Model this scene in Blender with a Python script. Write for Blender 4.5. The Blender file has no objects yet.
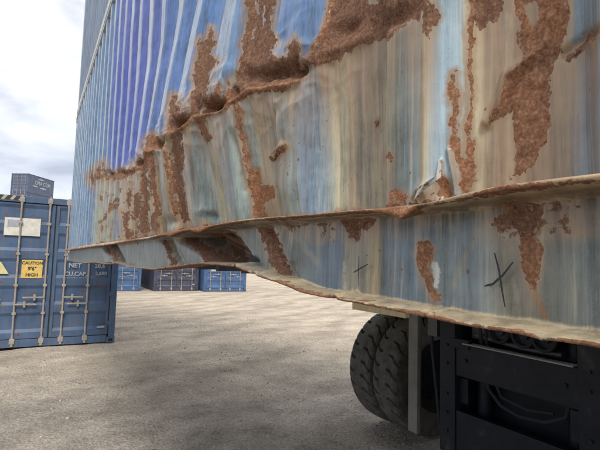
import bpy, bmesh, math, random
import numpy as np
from mathutils import Vector, Matrix
R = math.radians
random.seed(7)
S = bpy.context.scene
COL = S.collection

# ------------------------------------------------------------------ camera
F, YAW, PITCH, ROLL, CH = 451.6, R(30.16), R(4.65), R(1.54), 1.764
fw = np.array([math.sin(YAW)*math.cos(PITCH), math.cos(YAW)*math.cos(PITCH), math.sin(PITCH)])
rt0 = np.array([math.cos(YAW), -math.sin(YAW), 0.0]); up0 = np.cross(rt0, fw)
rt = rt0*math.cos(ROLL)+up0*math.sin(ROLL); up = -rt0*math.sin(ROLL)+up0*math.cos(ROLL)
cd = bpy.data.cameras.new('camera'); cam = bpy.data.objects.new('camera', cd); COL.objects.link(cam)
cd.sensor_width = 36; cd.sensor_fit = 'HORIZONTAL'; cd.lens = F/600*36
cd.clip_start = .02; cd.clip_end = 3000
M = Matrix(((rt[0], up[0], -fw[0], 0), (rt[1], up[1], -fw[1], 0), (rt[2], up[2], -fw[2], CH), (0, 0, 0, 1)))
cam.matrix_world = M; S.camera = cam
S.render.resolution_x = 1024; S.render.resolution_y = 768

def proj(P):
    """photo pixel of a world point, used once while building to find how the rust and shade lie on the steel"""
    P = np.asarray(P, float)-np.array([0, 0, CH]); z = np.maximum(P@fw, .02)
    return 300+F*(P@rt)/z, 225-F*(P@up)/z
def ray(x, y): return fw+rt*(x-300)/F-up*(y-225)/F
def onx(x, y, t):
    d = ray(x, y); k = t/d[0]; return d*k+np.array([0, 0, CH])

# ------------------------------------------------------------------ light
W = bpy.data.worlds.new('World'); S.world = W; W.use_nodes = True
nt = W.node_tree; nt.nodes.clear()
SUN_EL, SUN_AZ = R(45), R(200)            # azimuth clockwise from +Y
def nn(t, kind, **kw):
    n = t.nodes.new(kind)
    for k, v in kw.items(): setattr(n, k, v)
    return n
wo = nn(nt, 'ShaderNodeOutputWorld'); bg = nn(nt, 'ShaderNodeBackground'); sky = nn(nt, 'ShaderNodeTexSky')
sky.sky_type = 'NISHITA'; sky.sun_disc = False; sky.sun_elevation = SUN_EL; sky.sun_rotation = SUN_AZ
sky.dust_density = 2.0; sky.air_density = 1.2
tc = nn(nt, 'ShaderNodeTexCoord'); sep = nn(nt, 'ShaderNodeSeparateXYZ'); nt.links.new(tc.outputs['Generated'], sep.inputs[0])
mp = nn(nt, 'ShaderNodeMapping'); mp.inputs['Scale'].default_value = (2.0, 2.0, 4.2); mp.inputs['Location'].default_value = (3.1, .7, .35)
nt.links.new(tc.outputs['Generated'], mp.inputs[0])
n1 = nn(nt, 'ShaderNodeTexNoise'); n1.inputs['Scale'].default_value = 1.7; n1.inputs['Detail'].default_value = 8; n1.inputs['Roughness'].default_value = .55; n1.inputs['Distortion'].default_value = .35
nt.links.new(mp.outputs[0], n1.inputs['Vector'])
cr = nn(nt, 'ShaderNodeValToRGB'); cr.color_ramp.elements[0].position = .36; cr.color_ramp.elements[1].position = .62
cr.color_ramp.elements[0].color = (4.5, 4.75, 5.3, 1); cr.color_ramp.elements[1].color = (8.9, 8.8, 8.7, 1)
nt.links.new(n1.outputs['Fac'], cr.inputs[0])
# brighter towards the sun's side high up, blue-grey near the horizon
hr = nn(nt, 'ShaderNodeMapRange'); hr.inputs['From Min'].default_value = .0; hr.inputs['From Max'].default_value = .5; hr.inputs['To Min'].default_value = .0; hr.inputs['To Max'].default_value = 1.0
nt.links.new(sep.outputs['Z'], hr.inputs['Value'])
hm = nn(nt, 'ShaderNodeMix', data_type='RGBA', blend_type='MULTIPLY'); hm.inputs['Factor'].default_value = 1
hc = nn(nt, 'ShaderNodeValToRGB'); hc.color_ramp.elements[0].color = (.66, .74, .88, 1); hc.color_ramp.elements[1].color = (1.3, 1.29, 1.27, 1)
nt.links.new(hr.outputs[0], hc.inputs[0]); nt.links.new(cr.outputs[0], hm.inputs['A']); nt.links.new(hc.outputs[0], hm.inputs['B'])
sm = nn(nt, 'ShaderNodeMix', data_type='RGBA'); sm.inputs['Factor'].default_value = .95
nt.links.new(sky.outputs[0], sm.inputs['A']); nt.links.new(hm.outputs['Result'], sm.inputs['B'])
nt.links.new(sm.outputs['Result'], bg.inputs[0]); bg.inputs[1].default_value = .112
nt.links.new(bg.outputs[0], wo.inputs[0])
sd = bpy.data.lights.new('sun', 'SUN'); sd.energy = 2.1; sd.angle = R(20); sd.color = (1, .95, .87)
so = bpy.data.objects.new('sun', sd); COL.objects.link(so)
sv = Vector((math.sin(SUN_AZ)*math.cos(SUN_EL), math.cos(SUN_AZ)*math.cos(SUN_EL), math.sin(SUN_EL)))
so.rotation_euler = sv.to_track_quat('Z', 'Y').to_euler(); so.location = (0, 0, 30)
S.view_settings.view_transform = 'Standard'; S.view_settings.look = 'None'; S.view_settings.gamma = 1
S.view_settings.use_curve_mapping = False; S.view_settings.exposure = 0.35
S.render.engine = 'CYCLES'

# ------------------------------------------------------------------ noise in python
def hash2(ix, iy, seed):
    h = (ix.astype(np.int64)*374761393 + iy.astype(np.int64)*668265263 + seed*1442695041) & 0xffffffff
    h = ((h ^ (h >> 13))*1274126177) & 0xffffffff
    return ((h ^ (h >> 16)) & 0xffff)/65535.0
def vnoise(x, y, seed=0):
    ix = np.floor(x); iy = np.floor(y); fx = x-ix; fy = y-iy
    fx = fx*fx*(3-2*fx); fy = fy*fy*(3-2*fy)
    a = hash2(ix, iy, seed); b = hash2(ix+1, iy, seed); c = hash2(ix, iy+1, seed); d = hash2(ix+1, iy+1, seed)
    return (a*(1-fx)+b*fx)*(1-fy)+(c*(1-fx)+d*fx)*fy
def fbm(x, y, seed=0, o=4):
    v = 0; a = .5
    for k in range(o): v = v+a*(vnoise(x, y, seed+k*17)-.5); x = x*2.03+11.3; y = y*2.03+5.7; a *= .55
    return v*2
def sstep(a, b, x):
    t = np.clip((x-a)/(b-a), 0, 1); return t*t*(3-2*t)
def seg_dist(px, py, pts):
    best = np.full(px.shape, 1e9)
    for (x0, y0), (x1, y1) in zip(pts[:-1], pts[1:]):
        dx, dy = x1-x0, y1-y0; L = dx*dx+dy*dy+1e-9
        t = np.clip(((px-x0)*dx+(py-y0)*dy)/L, 0, 1)
        best = np.minimum(best, np.hypot(px-x0-t*dx, py-y0-t*dy))
    return best
def poly_sd(px, py, poly):
    """signed distance, positive inside"""
    d = seg_dist(px, py, list(poly)+[poly[0]])
    ins = np.zeros(px.shape, bool)
    n = len(poly)
    for i in range(n):
        x0, y0 = poly[i]; x1, y1 = poly[(i+1) % n]
        c = ((y0 > py) != (y1 > py)) & (px < (x1-x0)*(py-y0)/((y1-y0) if y1 != y0 else 1e-9)+x0)
        ins ^= c
    return np.where(ins, d, -d)

# ------------------------------------------------------------------ mesh helpers
def link(name, me, mat=None, parent=None):
    o = bpy.data.objects.new(name, me); COL.objects.link(o)
    if mat is not None: me.materials.append(mat)
    if parent is not None: o.parent = parent
    return o
def tag(o, label=None, cat=None, group=None, kind=None):
    if label: o['label'] = label
    if cat: o['category'] = cat
    if group: o['group'] = group
    if kind: o['kind'] = kind
    return o
def empty(name, loc, rz=0):
    o = bpy.data.objects.new(name, None); COL.objects.link(o); o.location = loc; o.rotation_euler = (0, 0, rz); o.empty_display_size = .2
    return o
def obj(name, bm, mat=None, parent=None, smooth=False):
    me = bpy.data.meshes.new(name); bm.to_mesh(me); bm.free()
    if smooth:
        for p in me.polygons: p.use_smooth = True
    return link(name, me, mat, parent)
def box(bm, a, b, bev=0.0):
    a = Vector(a); b = Vector(b)
    r = bmesh.ops.create_cube(bm, size=1)
    for v in r['verts']:
        v.co = Vector(((a[i]+b[i])/2+v.co[i]*(b[i]-a[i]) for i in range(3)))
    if bev > 0:
        es = list({e for v in r['verts'] for e in v.link_edges})
        bmesh.ops.bevel(bm, geom=es, offset=bev, segments=2, affect='EDGES', profile=.6)
    return bm
def B(*boxes, bev=0.0):
    bm = bmesh.new()
    for a, b in boxes: box(bm, a, b, bev)
    return bm
def cyl(bm, p0, p1, r0, r1=None, seg=16, caps=True):
    p0 = Vector(p0); p1 = Vector(p1); r1 = r0 if r1 is None else r1
    z = (p1-p0).normalized(); x = z.orthogonal().normalized(); y = z.cross(x)
    A = []; Bv = []
    for k in range(seg):
        a = 2*math.pi*k/seg; d = x*math.cos(a)+y*math.sin(a)
        A.append(bm.verts.new(p0+d*r0)); Bv.append(bm.verts.new(p1+d*r1))
    for k in range(seg): bm.faces.new((A[k], A[(k+1) % seg], Bv[(k+1) % seg], Bv[k]))
    if caps: bm.faces.new(A[::-1]); bm.faces.new(Bv)
    return bm
def tube(bm, pts, r, seg=8):
    for a, b in zip(pts[:-1], pts[1:]): cyl(bm, a, b, r, seg=seg)
    return bm
def grid_mesh(name, V, nr, nc, flip=False):
    me = bpy.data.meshes.new(name)
    i = np.arange(nr-1)[:, None]*nc+np.arange(nc-1)[None, :]
    q = np.stack([i, i+1, i+nc+1, i+nc], -1).reshape(-1, 4)
    if flip: q = q[:, ::-1]
    nf = len(q)
    me.vertices.add(len(V)); me.vertices.foreach_set('co', V.astype(np.float32).ravel())
    me.loops.add(nf*4); me.loops.foreach_set('vertex_index', q.astype(np.int32).ravel())
    me.polygons.add(nf); me.polygons.foreach_set('loop_start', np.arange(nf, dtype=np.int32)*4)
    me.polygons.foreach_set('loop_total', np.full(nf, 4, np.int32))
    me.polygons.foreach_set('use_smooth', np.ones(nf, bool))
    me.update(calc_edges=True); me.validate()
    return me
def fattr(me, name, v):
    a = me.attributes.new(name, 'FLOAT', 'POINT'); a.data.foreach_set('value', v.astype(np.float32).ravel())
def cattr(me, name, rgb):
    a = me.attributes.new(name, 'FLOAT_COLOR', 'POINT')
    c = np.ones((len(rgb), 4), np.float32); c[:, :3] = rgb; a.data.foreach_set('color', c.ravel())

# ------------------------------------------------------------------ materials
def lin(c):
    c = np.asarray(c, float)/255.0
    return np.where(c <= .04045, c/12.92, ((c+.055)/1.055)**2.4)
def new_mat(name, rough=.6, metal=0.0):
    m = bpy.data.materials.new(name); m.use_nodes = True; t = m.node_tree
    p = t.nodes['Principled BSDF']; p.inputs['Roughness'].default_value = rough; p.inputs['Metallic'].default_value = metal
    return m, t, p
def noise(t, scale, detail=5, rough=.6, vec=None, coord='Object', stretch=None):
    n = nn(t, 'ShaderNodeTexNoise'); n.inputs['Scale'].default_value = scale; n.inputs['Detail'].default_value = detail; n.inputs['Roughness'].default_value = rough
    c = nn(t, 'ShaderNodeTexCoord')
    if stretch:
        mpn = nn(t, 'ShaderNodeMapping'); mpn.inputs['Scale'].default_value = stretch
        t.links.new(c.outputs[coord], mpn.inputs[0]); t.links.new(mpn.outputs[0], n.inputs['Vector'])
    else: t.links.new(c.outputs[coord], n.inputs['Vector'])
    return n
def ramp(t, fac, stops):
    r = nn(t, 'ShaderNodeValToRGB'); e = r.color_ramp.elements
    while len(e) < len(stops): e.new(.5)
    for k, (p, c) in enumerate(stops):
        e[k].position = p; e[k].color = (*c, 1) if len(c) == 3 else c
    t.links.new(fac, r.inputs[0]); return r
def mix(t, fac, a, b, blend='MIX'):
    m = nn(t, 'ShaderNodeMix', data_type='RGBA', blend_type=blend)
    for sock, v in (('Factor', fac), ('A', a), ('B', b)):
        if hasattr(v, 'links'): t.links.new(v, m.inputs[sock])
        elif isinstance(v, (int, float)): m.inputs[sock].default_value = v
        else: m.inputs[sock].default_value = (*v, 1)
    return m.outputs['Result']
def bump(t, p, h, strength, dist):
    b = nn(t, 'ShaderNodeBump'); b.inputs['Strength'].default_value = strength; b.inputs['Distance'].default_value = dist
    t.links.new(h, b.inputs['Height']); t.links.new(b.outputs[0], p.inputs['Normal']); return b
def math_n(t, op, a, b=None, c=None):
    m = nn(t, 'ShaderNodeMath', operation=op)
    for k, v in enumerate((a, b, c)):
        if v is None: continue
        if hasattr(v, 'links'): t.links.new(v, m.inputs[k])
        else: m.inputs[k].default_value = v
    return m.outputs[0]

def paint_mat(name, rgb, rust=.35, rough=.5, scale=1.0, fade=.18):
    """weathered painted steel: faded paint, vertical dirt runs, rust specks"""
    m, t, p = new_mat(name, rough)
    a = noise(t, 2.2*scale, 6); f = ramp(t, a.outputs['Fac'], [(.3, tuple(c*(1-fade) for c in rgb)), (.7, tuple(min(1, c*(1+fade)+.02) for c in rgb))])
    st = noise(t, 5*scale, 5, .6, stretch=(3, 3, .25)); s2 = ramp(t, st.outputs['Fac'], [(.48, (0, 0, 0)), (.75, (1, 1, 1))])
    c1 = mix(t, math_n(t, 'MULTIPLY', s2.outputs[0], .35), f.outputs[0], (.19, .15, .11))
    r = noise(t, 9*scale, 9, .72); rr = ramp(t, r.outputs['Fac'], [(.64-.1*rust, (0, 0, 0)), (.68-.1*rust, (1, 1, 1))])
    rc = ramp(t, noise(t, 60, 4).outputs['Fac'], [(.3, (.07, .035, .022)), (.7, (.24, .11, .05))])
    c2 = mix(t, rr.outputs[0], c1, rc.outputs[0])
    t.links.new(c2, p.inputs['Base Color'])
    bump(t, p, noise(t, 30, 5).outputs['Fac'], .25, .004)
    return m

# weathered side of the damaged container: worn layers come from point attributes
def wall_mat(name):
    m, t, p = new_mat(name, .42)
    at = nn(t, 'ShaderNodeAttribute', attribute_name='paint'); ar = nn(t, 'ShaderNodeAttribute', attribute_name='rust')
    ad = nn(t, 'ShaderNodeAttribute', attribute_name='dirt'); ag = nn(t, 'ShaderNodeAttribute', attribute_name='tone')
    # paint : mottling, fine vertical runs, specks
    run = noise(t, 26, 6, .65, stretch=(1, 1, .05)); run2 = noise(t, 130, 5, .7, stretch=(1, 1, .045)); mot = noise(t, 14, 7, .65); fine = noise(t, 170, 4, .6)
    v = math_n(t, 'ADD', math_n(t, 'MULTIPLY', run.outputs['Fac'], .5), math_n(t, 'MULTIPLY', run2.outputs['Fac'], .3))
    v = math_n(t, 'ADD', v, math_n(t, 'MULTIPLY', mot.outputs['Fac'], .35))
    run3 = noise(t, 420, 3, .7, stretch=(1, 1, .035)); grit = noise(t, 620, 3, .7)
    v = math_n(t, 'ADD', v, math_n(t, 'ADD', math_n(t, 'MULTIPLY', math_n(t, 'SUBTRACT', run3.outputs['Fac'], .5), .22), math_n(t, 'MULTIPLY', math_n(t, 'SUBTRACT', grit.outputs['Fac'], .5), .16)))
    vr = ramp(t, v, [(.44, (.46, .47, .47)), (.57, (.96, .96, .96)), (.70, (1.36, 1.34, 1.30))])
    c = mix(t, 1.0, at.outputs['Color'], vr.outputs[0], 'MULTIPLY')
    # dirt : tan-brown water runs
    dn = math_n(t, 'ADD', ad.outputs['Fac'], math_n(t, 'MULTIPLY', math_n(t, 'ADD', math_n(t, 'SUBTRACT', run.outputs['Fac'], .5), math_n(t, 'MULTIPLY', math_n(t, 'SUBTRACT', run2.outputs['Fac'], .5), .6)), 1.7))
    dr = ramp(t, dn, [(.35, (0, 0, 0)), (.95, (1, 1, 1))])
    dc = ramp(t, run2.outputs['Fac'], [(.35, (.20, .165, .115)), (.65, (.50, .44, .32))])
    c = mix(t, math_n(t, 'MULTIPLY', dr.outputs[0], .75), c, dc.outputs[0])
    ab = nn(t, 'ShaderNodeAttribute', attribute_name='bleed'); bn = math_n(t, 'MULTIPLY', ab.outputs['Fac'], math_n(t, 'ADD', math_n(t, 'MULTIPLY', run2.outputs['Fac'], 1.2), math_n(t, 'MULTIPLY', run.outputs['Fac'], .6)))
    br = ramp(t, bn, [(.12, (0, 0, 0)), (.75, (1, 1, 1))]); bc = ramp(t, run.outputs['Fac'], [(.35, (.15, .092, .058)), (.65, (.38, .27, .17))])
    c = mix(t, math_n(t, 'MULTIPLY', br.outputs[0], .9), c, bc.outputs[0])
    # small chips of rust and pale scuffs
    ch = nn(t, 'ShaderNodeTexVoronoi'); ch.inputs['Scale'].default_value = 38; tcx = nn(t, 'ShaderNodeTexCoord'); vm = nn(t, 'ShaderNodeVectorMath', operation='MULTIPLY_ADD'); t.links.new(noise(t, 55, 4).outputs['Color'], vm.inputs[0]); vm.inputs[1].default_value = (.03, .03, .03); t.links.new(tcx.outputs['Object'], vm.inputs[2]); t.links.new(vm.outputs[0], ch.inputs['Vector'])
    big = noise(t, 6, 3); chr_ = ramp(t, math_n(t, 'SUBTRACT', math_n(t, 'MULTIPLY', big.outputs['Fac'], .34), ch.outputs['Distance']), [(.085, (0, 0, 0)), (.12, (1, 1, 1))])
    c = mix(t, chr_.outputs[0], c, (.12, .07, .045))
    # rust
    f1 = noise(t, 55, 8, .7); f2 = noise(t, 260, 3, .6)
    rf = math_n(t, 'ADD', ar.outputs['Fac'], math_n(t, 'MULTIPLY', math_n(t, 'SUBTRACT', f1.outputs['Fac'], .5), 1.5))
    edge = ramp(t, rf, [(.34, (0, 0, 0)), (.46, (1, 1, 1))]); core = ramp(t, rf, [(.48, (0, 0, 0)), (.545, (1, 1, 1))])
    hz_ = ramp(t, mot.outputs['Fac'], [(.5, (0, 0, 0)), (.68, (.45, .45, .45))]); c = mix(t, math_n(t, 'MULTIPLY', edge.outputs[0], hz_.outputs[0]), c, (.42, .36, .27))          # chalky halo of lifted paint
    patch = noise(t, 11, 5, .6)
    f3 = noise(t, 85, 6, .7); gr = math_n(t, 'ADD', math_n(t, 'MULTIPLY', f2.outputs['Fac'], .45), math_n(t, 'MULTIPLY', f3.outputs['Fac'], .55))
    dark = ramp(t, gr, [(.36, (.075, .040, .028)), (.48, (.15, .080, .052)), (.58, (.22, .125, .083)), (.68, (.36, .24, .17))])
    orange = ramp(t, gr, [(.36, (.13, .058, .033)), (.5, (.25, .120, .066)), (.66, (.41, .25, .155))])
    tn = math_n(t, 'ADD', ag.outputs['Fac'], math_n(t, 'MULTIPLY', math_n(t, 'SUBTRACT', patch.outputs['Fac'], .5), 1.3))
    tr = ramp(t, tn, [(.3, (0, 0, 0)), (.75, (1, 1, 1))])
    rc = mix(t, tr.outputs[0], dark.outputs[0], orange.outputs[0])
    c = mix(t, core.outputs[0], c, rc)
    t.links.new(c, p.inputs['Base Color'])
    rg = nn(t, 'ShaderNodeMapRange'); rg.inputs['To Min'].default_value = .36; rg.inputs['To Max'].default_value = .92; t.links.new(core.outputs[0], rg.inputs['Value']); t.links.new(rg.outputs[0], p.inputs['Roughness'])
    sp = nn(t, 'ShaderNodeMapRange'); sp.inputs['To Min'].default_value = .45; sp.inputs['To Max'].default_value = .1; t.links.new(core.outputs[0], sp.inputs['Value']); t.links.new(sp.outputs[0], p.inputs['Specular IOR Level'])
    # relief : flaking rust stands proud and is rough, paint nearly smooth
    h = math_n(t, 'ADD', math_n(t, 'MULTIPLY', core.outputs[0], math_n(t, 'ADD', math_n(t, 'MULTIPLY', f1.outputs['Fac'], 1.6), math_n(t, 'MULTIPLY', f2.outputs['Fac'], .8))), math_n(t, 'MULTIPLY', mot.outputs['Fac'], .15))
    bump(t, p, h, .5, .0022)
    return m
MW = wall_mat('rusted_blue_steel')

# ------------------------------------------------------------------ the damaged side, measured on the steel
T0 = .485                       # outer face of the corrugation
SFAR, SNEAR, ZB, CHT = 9.06, -3.13, 1.69, 2.60
ZFL = 1.858                     # height of the bent upper flange
def flange_z(s):  # flange height along the side
    xs = [(-3.2, 1.86), (.22, 1.853), (.43, 1.853), (.8, 1.858), (1.06, 1.862), (1.4, 1.872), (2.0, 1.866), (3, 1.872), (5, 1.882), (9.1, 1.890)]
    return np.interp(s, [a for a, b in xs], [b for a, b in xs])
starts = [-3.1+.34*k for k in range(10)]
starts = [x for x in starts if x < .0] + [.07, .405, .745, 1.095, 1.47, 1.82, 2.17, 2.5]
while starts[-1] < SFAR-.4: starts.append(starts[-1]+.335)
starts = np.array(starts)
def corr(s):
    """0 on the outer flats, -1 on the inner ones"""
    k = np.clip(np.searchsorted(starts, s, side='right')-1, 0, len(starts)-1)
    u = s-starts[k]
    return np.interp(u, [0, .065, .155, .20], [-1, 0, 0, -1])
def bulge_amp(s): return np.interp(s, [.0, .55, .75, 1.0, 1.3, 1.75, 2.2, 2.6, 3.1, 4], [0, .0, .02, .06, .085, .082, .06, .04, .015, 0])
def crease_z(s): return np.interp(s, [0, .5, .75, .87, 1.17, 1.48, 1.72, 2.24, 2.93, 4], [2.12, 2.13, 2.2, 2.19, 2.23, 2.28, 2.285, 2.29, 2.33, 2.3])
def g2(px, py, x, y, rx, ry, a=0):
    c, s_ = math.cos(a), math.sin(a); dx = px-x; dy = py-y
    return np.exp(-(((dx*c+dy*s_)/rx)**2+((-dx*s_+dy*c)/ry)**2))

CREASE = [(92, 176), (105, 178), (118, 178), (130, 169), (141, 163), (147, 152), (158, 149), (166, 144), (171, 133), (180, 131), (188, 127), (196, 118), (207, 115), (217, 112), (226, 104), (238, 98), (252, 90), (275, 88), (290, 85), (302, 76), (311, 58), (322, 40), (330, 22), (332, 0)]
def wall_disp(s, z):
    c = corr(s)
    A = bulge_amp(s); zc = crease_z(s)
    up_ = np.clip(1-(z-zc)/.62, 0, 1); dn_ = np.clip((z-flange_z(s))/np.maximum(zc-flange_z(s), .05), 0, 1)
    b = A*np.where(z > zc, np.where(up_ < .15, up_*up_/.3, up_-.075)/.925, dn_)
    # crumpled: corrugation is squeezed flatter and shifted along the fold
    near = np.exp(-((z-zc)/.07)**2)*sstep(.0, .03, A)
    d = c*.042*(1-.3*near)+b
    d = d+.004*fbm(s*3, z*3, 3)+.0016*fbm(s*14, z*14, 9)
    P = np.stack([T0-d, s, z], -1)
    x, y = proj(P)
    wob = fbm(s*9, z*9, 31)
    band = np.exp(-((z-zc)/.10)**2)*sstep(.6, .8, s)*(1-sstep(3.0, 3.6, s))
    rg1 = 1-np.abs(2*vnoise(s*13+z*9, z*17-s*4, 111)-1); rg2 = 1-np.abs(2*vnoise(s*31-z*19, z*37+s*8, 112)-1)
    d = d+band*(.016*(rg1-.5)+.006*(rg2-.5))
    low_ = (z < zc)*sstep(.5, .8, s)*(1-sstep(3.2, 4, s)); d = d+low_*.006*(1-np.abs(2*vnoise(s*8+z*3, z*5-s*2, 113)-1)-.5)
    # folded lip below the pockets
    dl = seg_dist(x, y, CREASE)
    sc = np.clip(s, .4, 4)/1.2
    lip = np.exp(-(dl/(2.2+1.6*vnoise(s*8, z*8, 5)))**2)
    lip = lip*np.interp(x, [60, 130, 160], [.25, .4, 1]); d = d+lip*(.010+.009*wob)*np.clip(sc, .6, 1.6)
    for (cx, cy, rx, ry, a, dep) in [(211, 106, 10, 5.0, -.25, .085), (179, 124.5, 7.5, 3.6, -.5, .08), (159, 144, 6.5, 3.6, -.45, .08), (139, 163, 4, 3, -.4, .06),
                                     (270, 74, 30, 6.5, -.18, .04), (297, 68, 8, 7, -.6, .045), (121, 173, 4, 3, -.3, .05), (108, 174, 4, 3, 0, .05),
                                     (345, 30, 16, 6, -.5, .016), (395, 18, 20, 7, -.5, .014), (230, 92, 6, 7, -.8, .03)]:
        d = d-dep*g2(x, y, cx, cy, rx, ry, a)
    # fold lines radiating over the near panels
    def ridge(pts, w, hgt):
        return hgt*np.exp(-(seg_dist(x, y, pts)/w)**2)
    d = d+ridge([(553, 20), (548, 45), (530, 62), (508, 77), (500, 100), (488, 122)], 5, .010)
    d = d+ridge([(312, 62), (340, 50), (372, 35)], 5, .007)
    d = d-ridge([(610, 22), (590, 35), (563, 54)], 4.5, .007)+ridge([(600, 34), (575, 52)], 2.5, .003)
    d = d+ridge([(228, 108), (240, 140), (250, 180)], 2.2, .008)-ridge([(222, 112), (236, 150), (244, 190)], 2.6, .006)
    d = d+ridge([(165, 150), (172, 180), (178, 212)], 2.0, .010)+ridge([(189, 130), (198, 170), (205, 210)], 2.0, .008)
    d = d+ridge([(276, 156), (284, 146)], 3.2, .010)+.006*g2(x, y, 273, 157, 3, 3)
    d = d+.008*g2(x, y, 285, 188, 14, 20)
    d = d-.012*g2(x, y, 443, 190, 9, 10)+.008*g2(x, y, 424, 190, 10, 6, -.6)+ridge([(414, 198), (425, 186), (438, 177), (441, 160)], 1.7, .005)
    d = d+ridge([(450, 150), (455, 175), (457, 195)], 2.6, .006)
    d = d-ridge([(316, 60), (315, 110), (318, 150)], 1.6, .003)
    d = d+.01*g2(x, y, 205, 212, 8, 5)-.02*g2(x, y, 212, 216, 5, 4)-.02*g2(x, y, 172, 222, 6, 5)
    return d, lip

def P_(*a): return [(a[i], a[i+1]) for i in range(0, len(a), 2)]
# (polygon, tone 0 dark .. 1 orange, strength)
RUST_AND_SHADE = [
 (P_(247,-30,277,-30,277,0,272,8,270,30,277,42,270,52,279,60,286,54,290,44,294,37,299,44,301,62,304,72,298,80,290,86,278,92,262,90,248,96,240,104,228,106,222,111,214,112,218,104,228,96,236,84,240,66,243,45,246,22), .15),
 (P_(329,-30,430,-30,430,4,420,18,408,24,396,30,388,40,372,44,358,45,346,54,340,60,325,63,316,62,305,78,296,86,291,86,302,72,311,56,313,50,320,40,326,24,329,12), .25),
 (P_(424,8,434,4,441,14,434,26,430,39,426,38,423,22), .1),
 (P_(199,40,206,37,211,27,214,41,210,55,220,60,212,68,209,78,208,95,216,99,221,96,227,100,215,104,203,104,197,118,188,118,192,98,195,70), .2),
 (P_(219,84,222,98,226,92,230,80,232,100,226,108,216,112,205,118,196,122,196,116,206,110), .55),
 (P_(170,97,179,95,175,107,184,104,179,114,187,110,188,118,190,125,186,131,176,133,170,142,168,130,169,112), .2),
 (P_(146,138,150,134,157,138,163,142,166,146,156,151,149,156,146,170,142,172,142,152), .55),
 (P_(128,168,136,165,141,158,145,160,141,168,132,174,120,180,108,181,96,180,92,176,100,174,112,175), .4),
 (P_(96,168,99,165,101,175,97,178), .1), (P_(103,162,105,172,102,172), .1), (P_(88,178,92,172,95,179,92,186), .1),
 (P_(142,172,147,170,150,184,148,200,146,212,150,232,138,236,138,222,143,200), .25),
 (P_(150,156,154,152,156,170,157,190,160,210,158,232,151,232,153,212,151,185), .35),
 (P_(173,134,182,130,184,150,182,170,184,190,190,222,183,226,178,205,174,180,171,160), .12),
 (P_(163,150,167,150,172,180,178,214,174,216,168,188), .6),
 (P_(196,120,204,118,206,128,212,136,206,142,200,134), .45),
 (P_(122,213,128,210,130,220,127,228,134,232,138,240,126,241,124,230), .2),
 (P_(128,188,132,184,133,200,130,212,127,204), .15), (P_(135,198,140,192,141,215,136,222), .1),
 (P_(236,104,241,108,243,130,247,150,249,172,245,172,242,150,238,128), .6),
 (P_(247,172,258,171,263,184,276,188,272,200,263,205,269,216,268,219,253,219,254,200,248,188), .75),
 (P_(278,146,284,142,286,148,281,153,276,156,273,160,270,157,274,152), .4),
 (P_(386,154,390,152,393,157,389,161,386,159), .3), (P_(374,122,377,121,378,127,375,128), .3),
 (P_(475,-30,505,-30,502,5,496,22,489,20,484,28,476,26,474,8), .45),
 (P_(470,-30,475,-30,475,20,473,60,473,100,470,136,466,134,469,90,470,40), .7),
 (P_(452,74,457,72,456,86,462,94,458,108,457,122,459,142,461,154,466,160,468,138,474,140,475,165,472,186,467,192,461,184,455,160,451,140,452,110,449,95), .55),
 (P_(513,-30,568,-30,567,0,569,20,563,48,552,61,543,66,549,80,546,90,551,104,549,128,543,146,535,160,523,175,513,178,516,152,513,135,511,112,500,116,487,127,497,108,507,96,507,76,522,66,521,40,519,22,512,5), .6),
 (P_(506,74,520,66,545,50,549,62,531,72,519,82,512,98,500,112,488,126,500,100), .8),
 (P_(518,30,566,34,556,60,550,84,549,110,520,116,509,108,508,84,520,62), .45),
 (P_(437,177,444,176,449,182,450,197,436,198,438,188), .65),
 (P_(389,200,394,192,402,193,408,197,404,203,388,204), .8),
 (P_(560,58,575,50,590,36,606,24,600,32,583,50,568,62), .3),
 # web of the bottom rail
 (P_(258,220,272,222,279,240,284,256,293,276,290,286,280,280,270,258,262,238), .2),
 (P_(238,270,262,277,292,286,292,282,278,277,256,270,244,264), .7),
 (P_(338,214,372,214,378,220,368,232,364,228,360,240,350,238,344,228), .12),
 (P_(418,242,427,240,434,250,432,260,428,268,432,280,438,292,441,300,435,301,428,292,421,272,417,254), .55),
 (P_(492,196,532,194,532,211,546,213,536,219,540,226,532,233,518,233,512,228,500,232,492,224,503,212), .0),
 (P_(521,231,535,232,545,252,541,270,538,290,532,291,523,270,518,250), .5),
 (P_(108,246,112,245,120,262,116,265), .15),  # from here on: shade in the buckled folds, painted as dark rust
 (P_(160,236,166,236,178,262,172,266), .1),
 (P_(176,231,192,231,206,243,228,255,244,262,240,269,196,268,206,260,194,246), -.3),
 (P_(203,226,236,232,250,262,242,262,228,240,212,236), .1),
]
RUST_LINES = [([(236, 104), (243, 140), (252, 180)], 1.2, .6), ([(415, 200), (426, 186), (440, 176), (440, 160)], .9, .3), ([(150, 156), (143, 185), (147, 210)], 1.3, .5)]
HOLES_PALE = [P_(368,-2,378,-2,374,5,370,4), P_(388,-4,396,-4,394,2), P_(525,4,539,2,538,20,530,26,526,16), P_(255,0,259,0,258,12,255,14), P_(252,30,254,28,254,40,251,40), P_(262,10,264,4,264,24,261,30)]
WHITE = [P_(430,262,437,262,440,268,438,288,434,288,433,272)]

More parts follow.
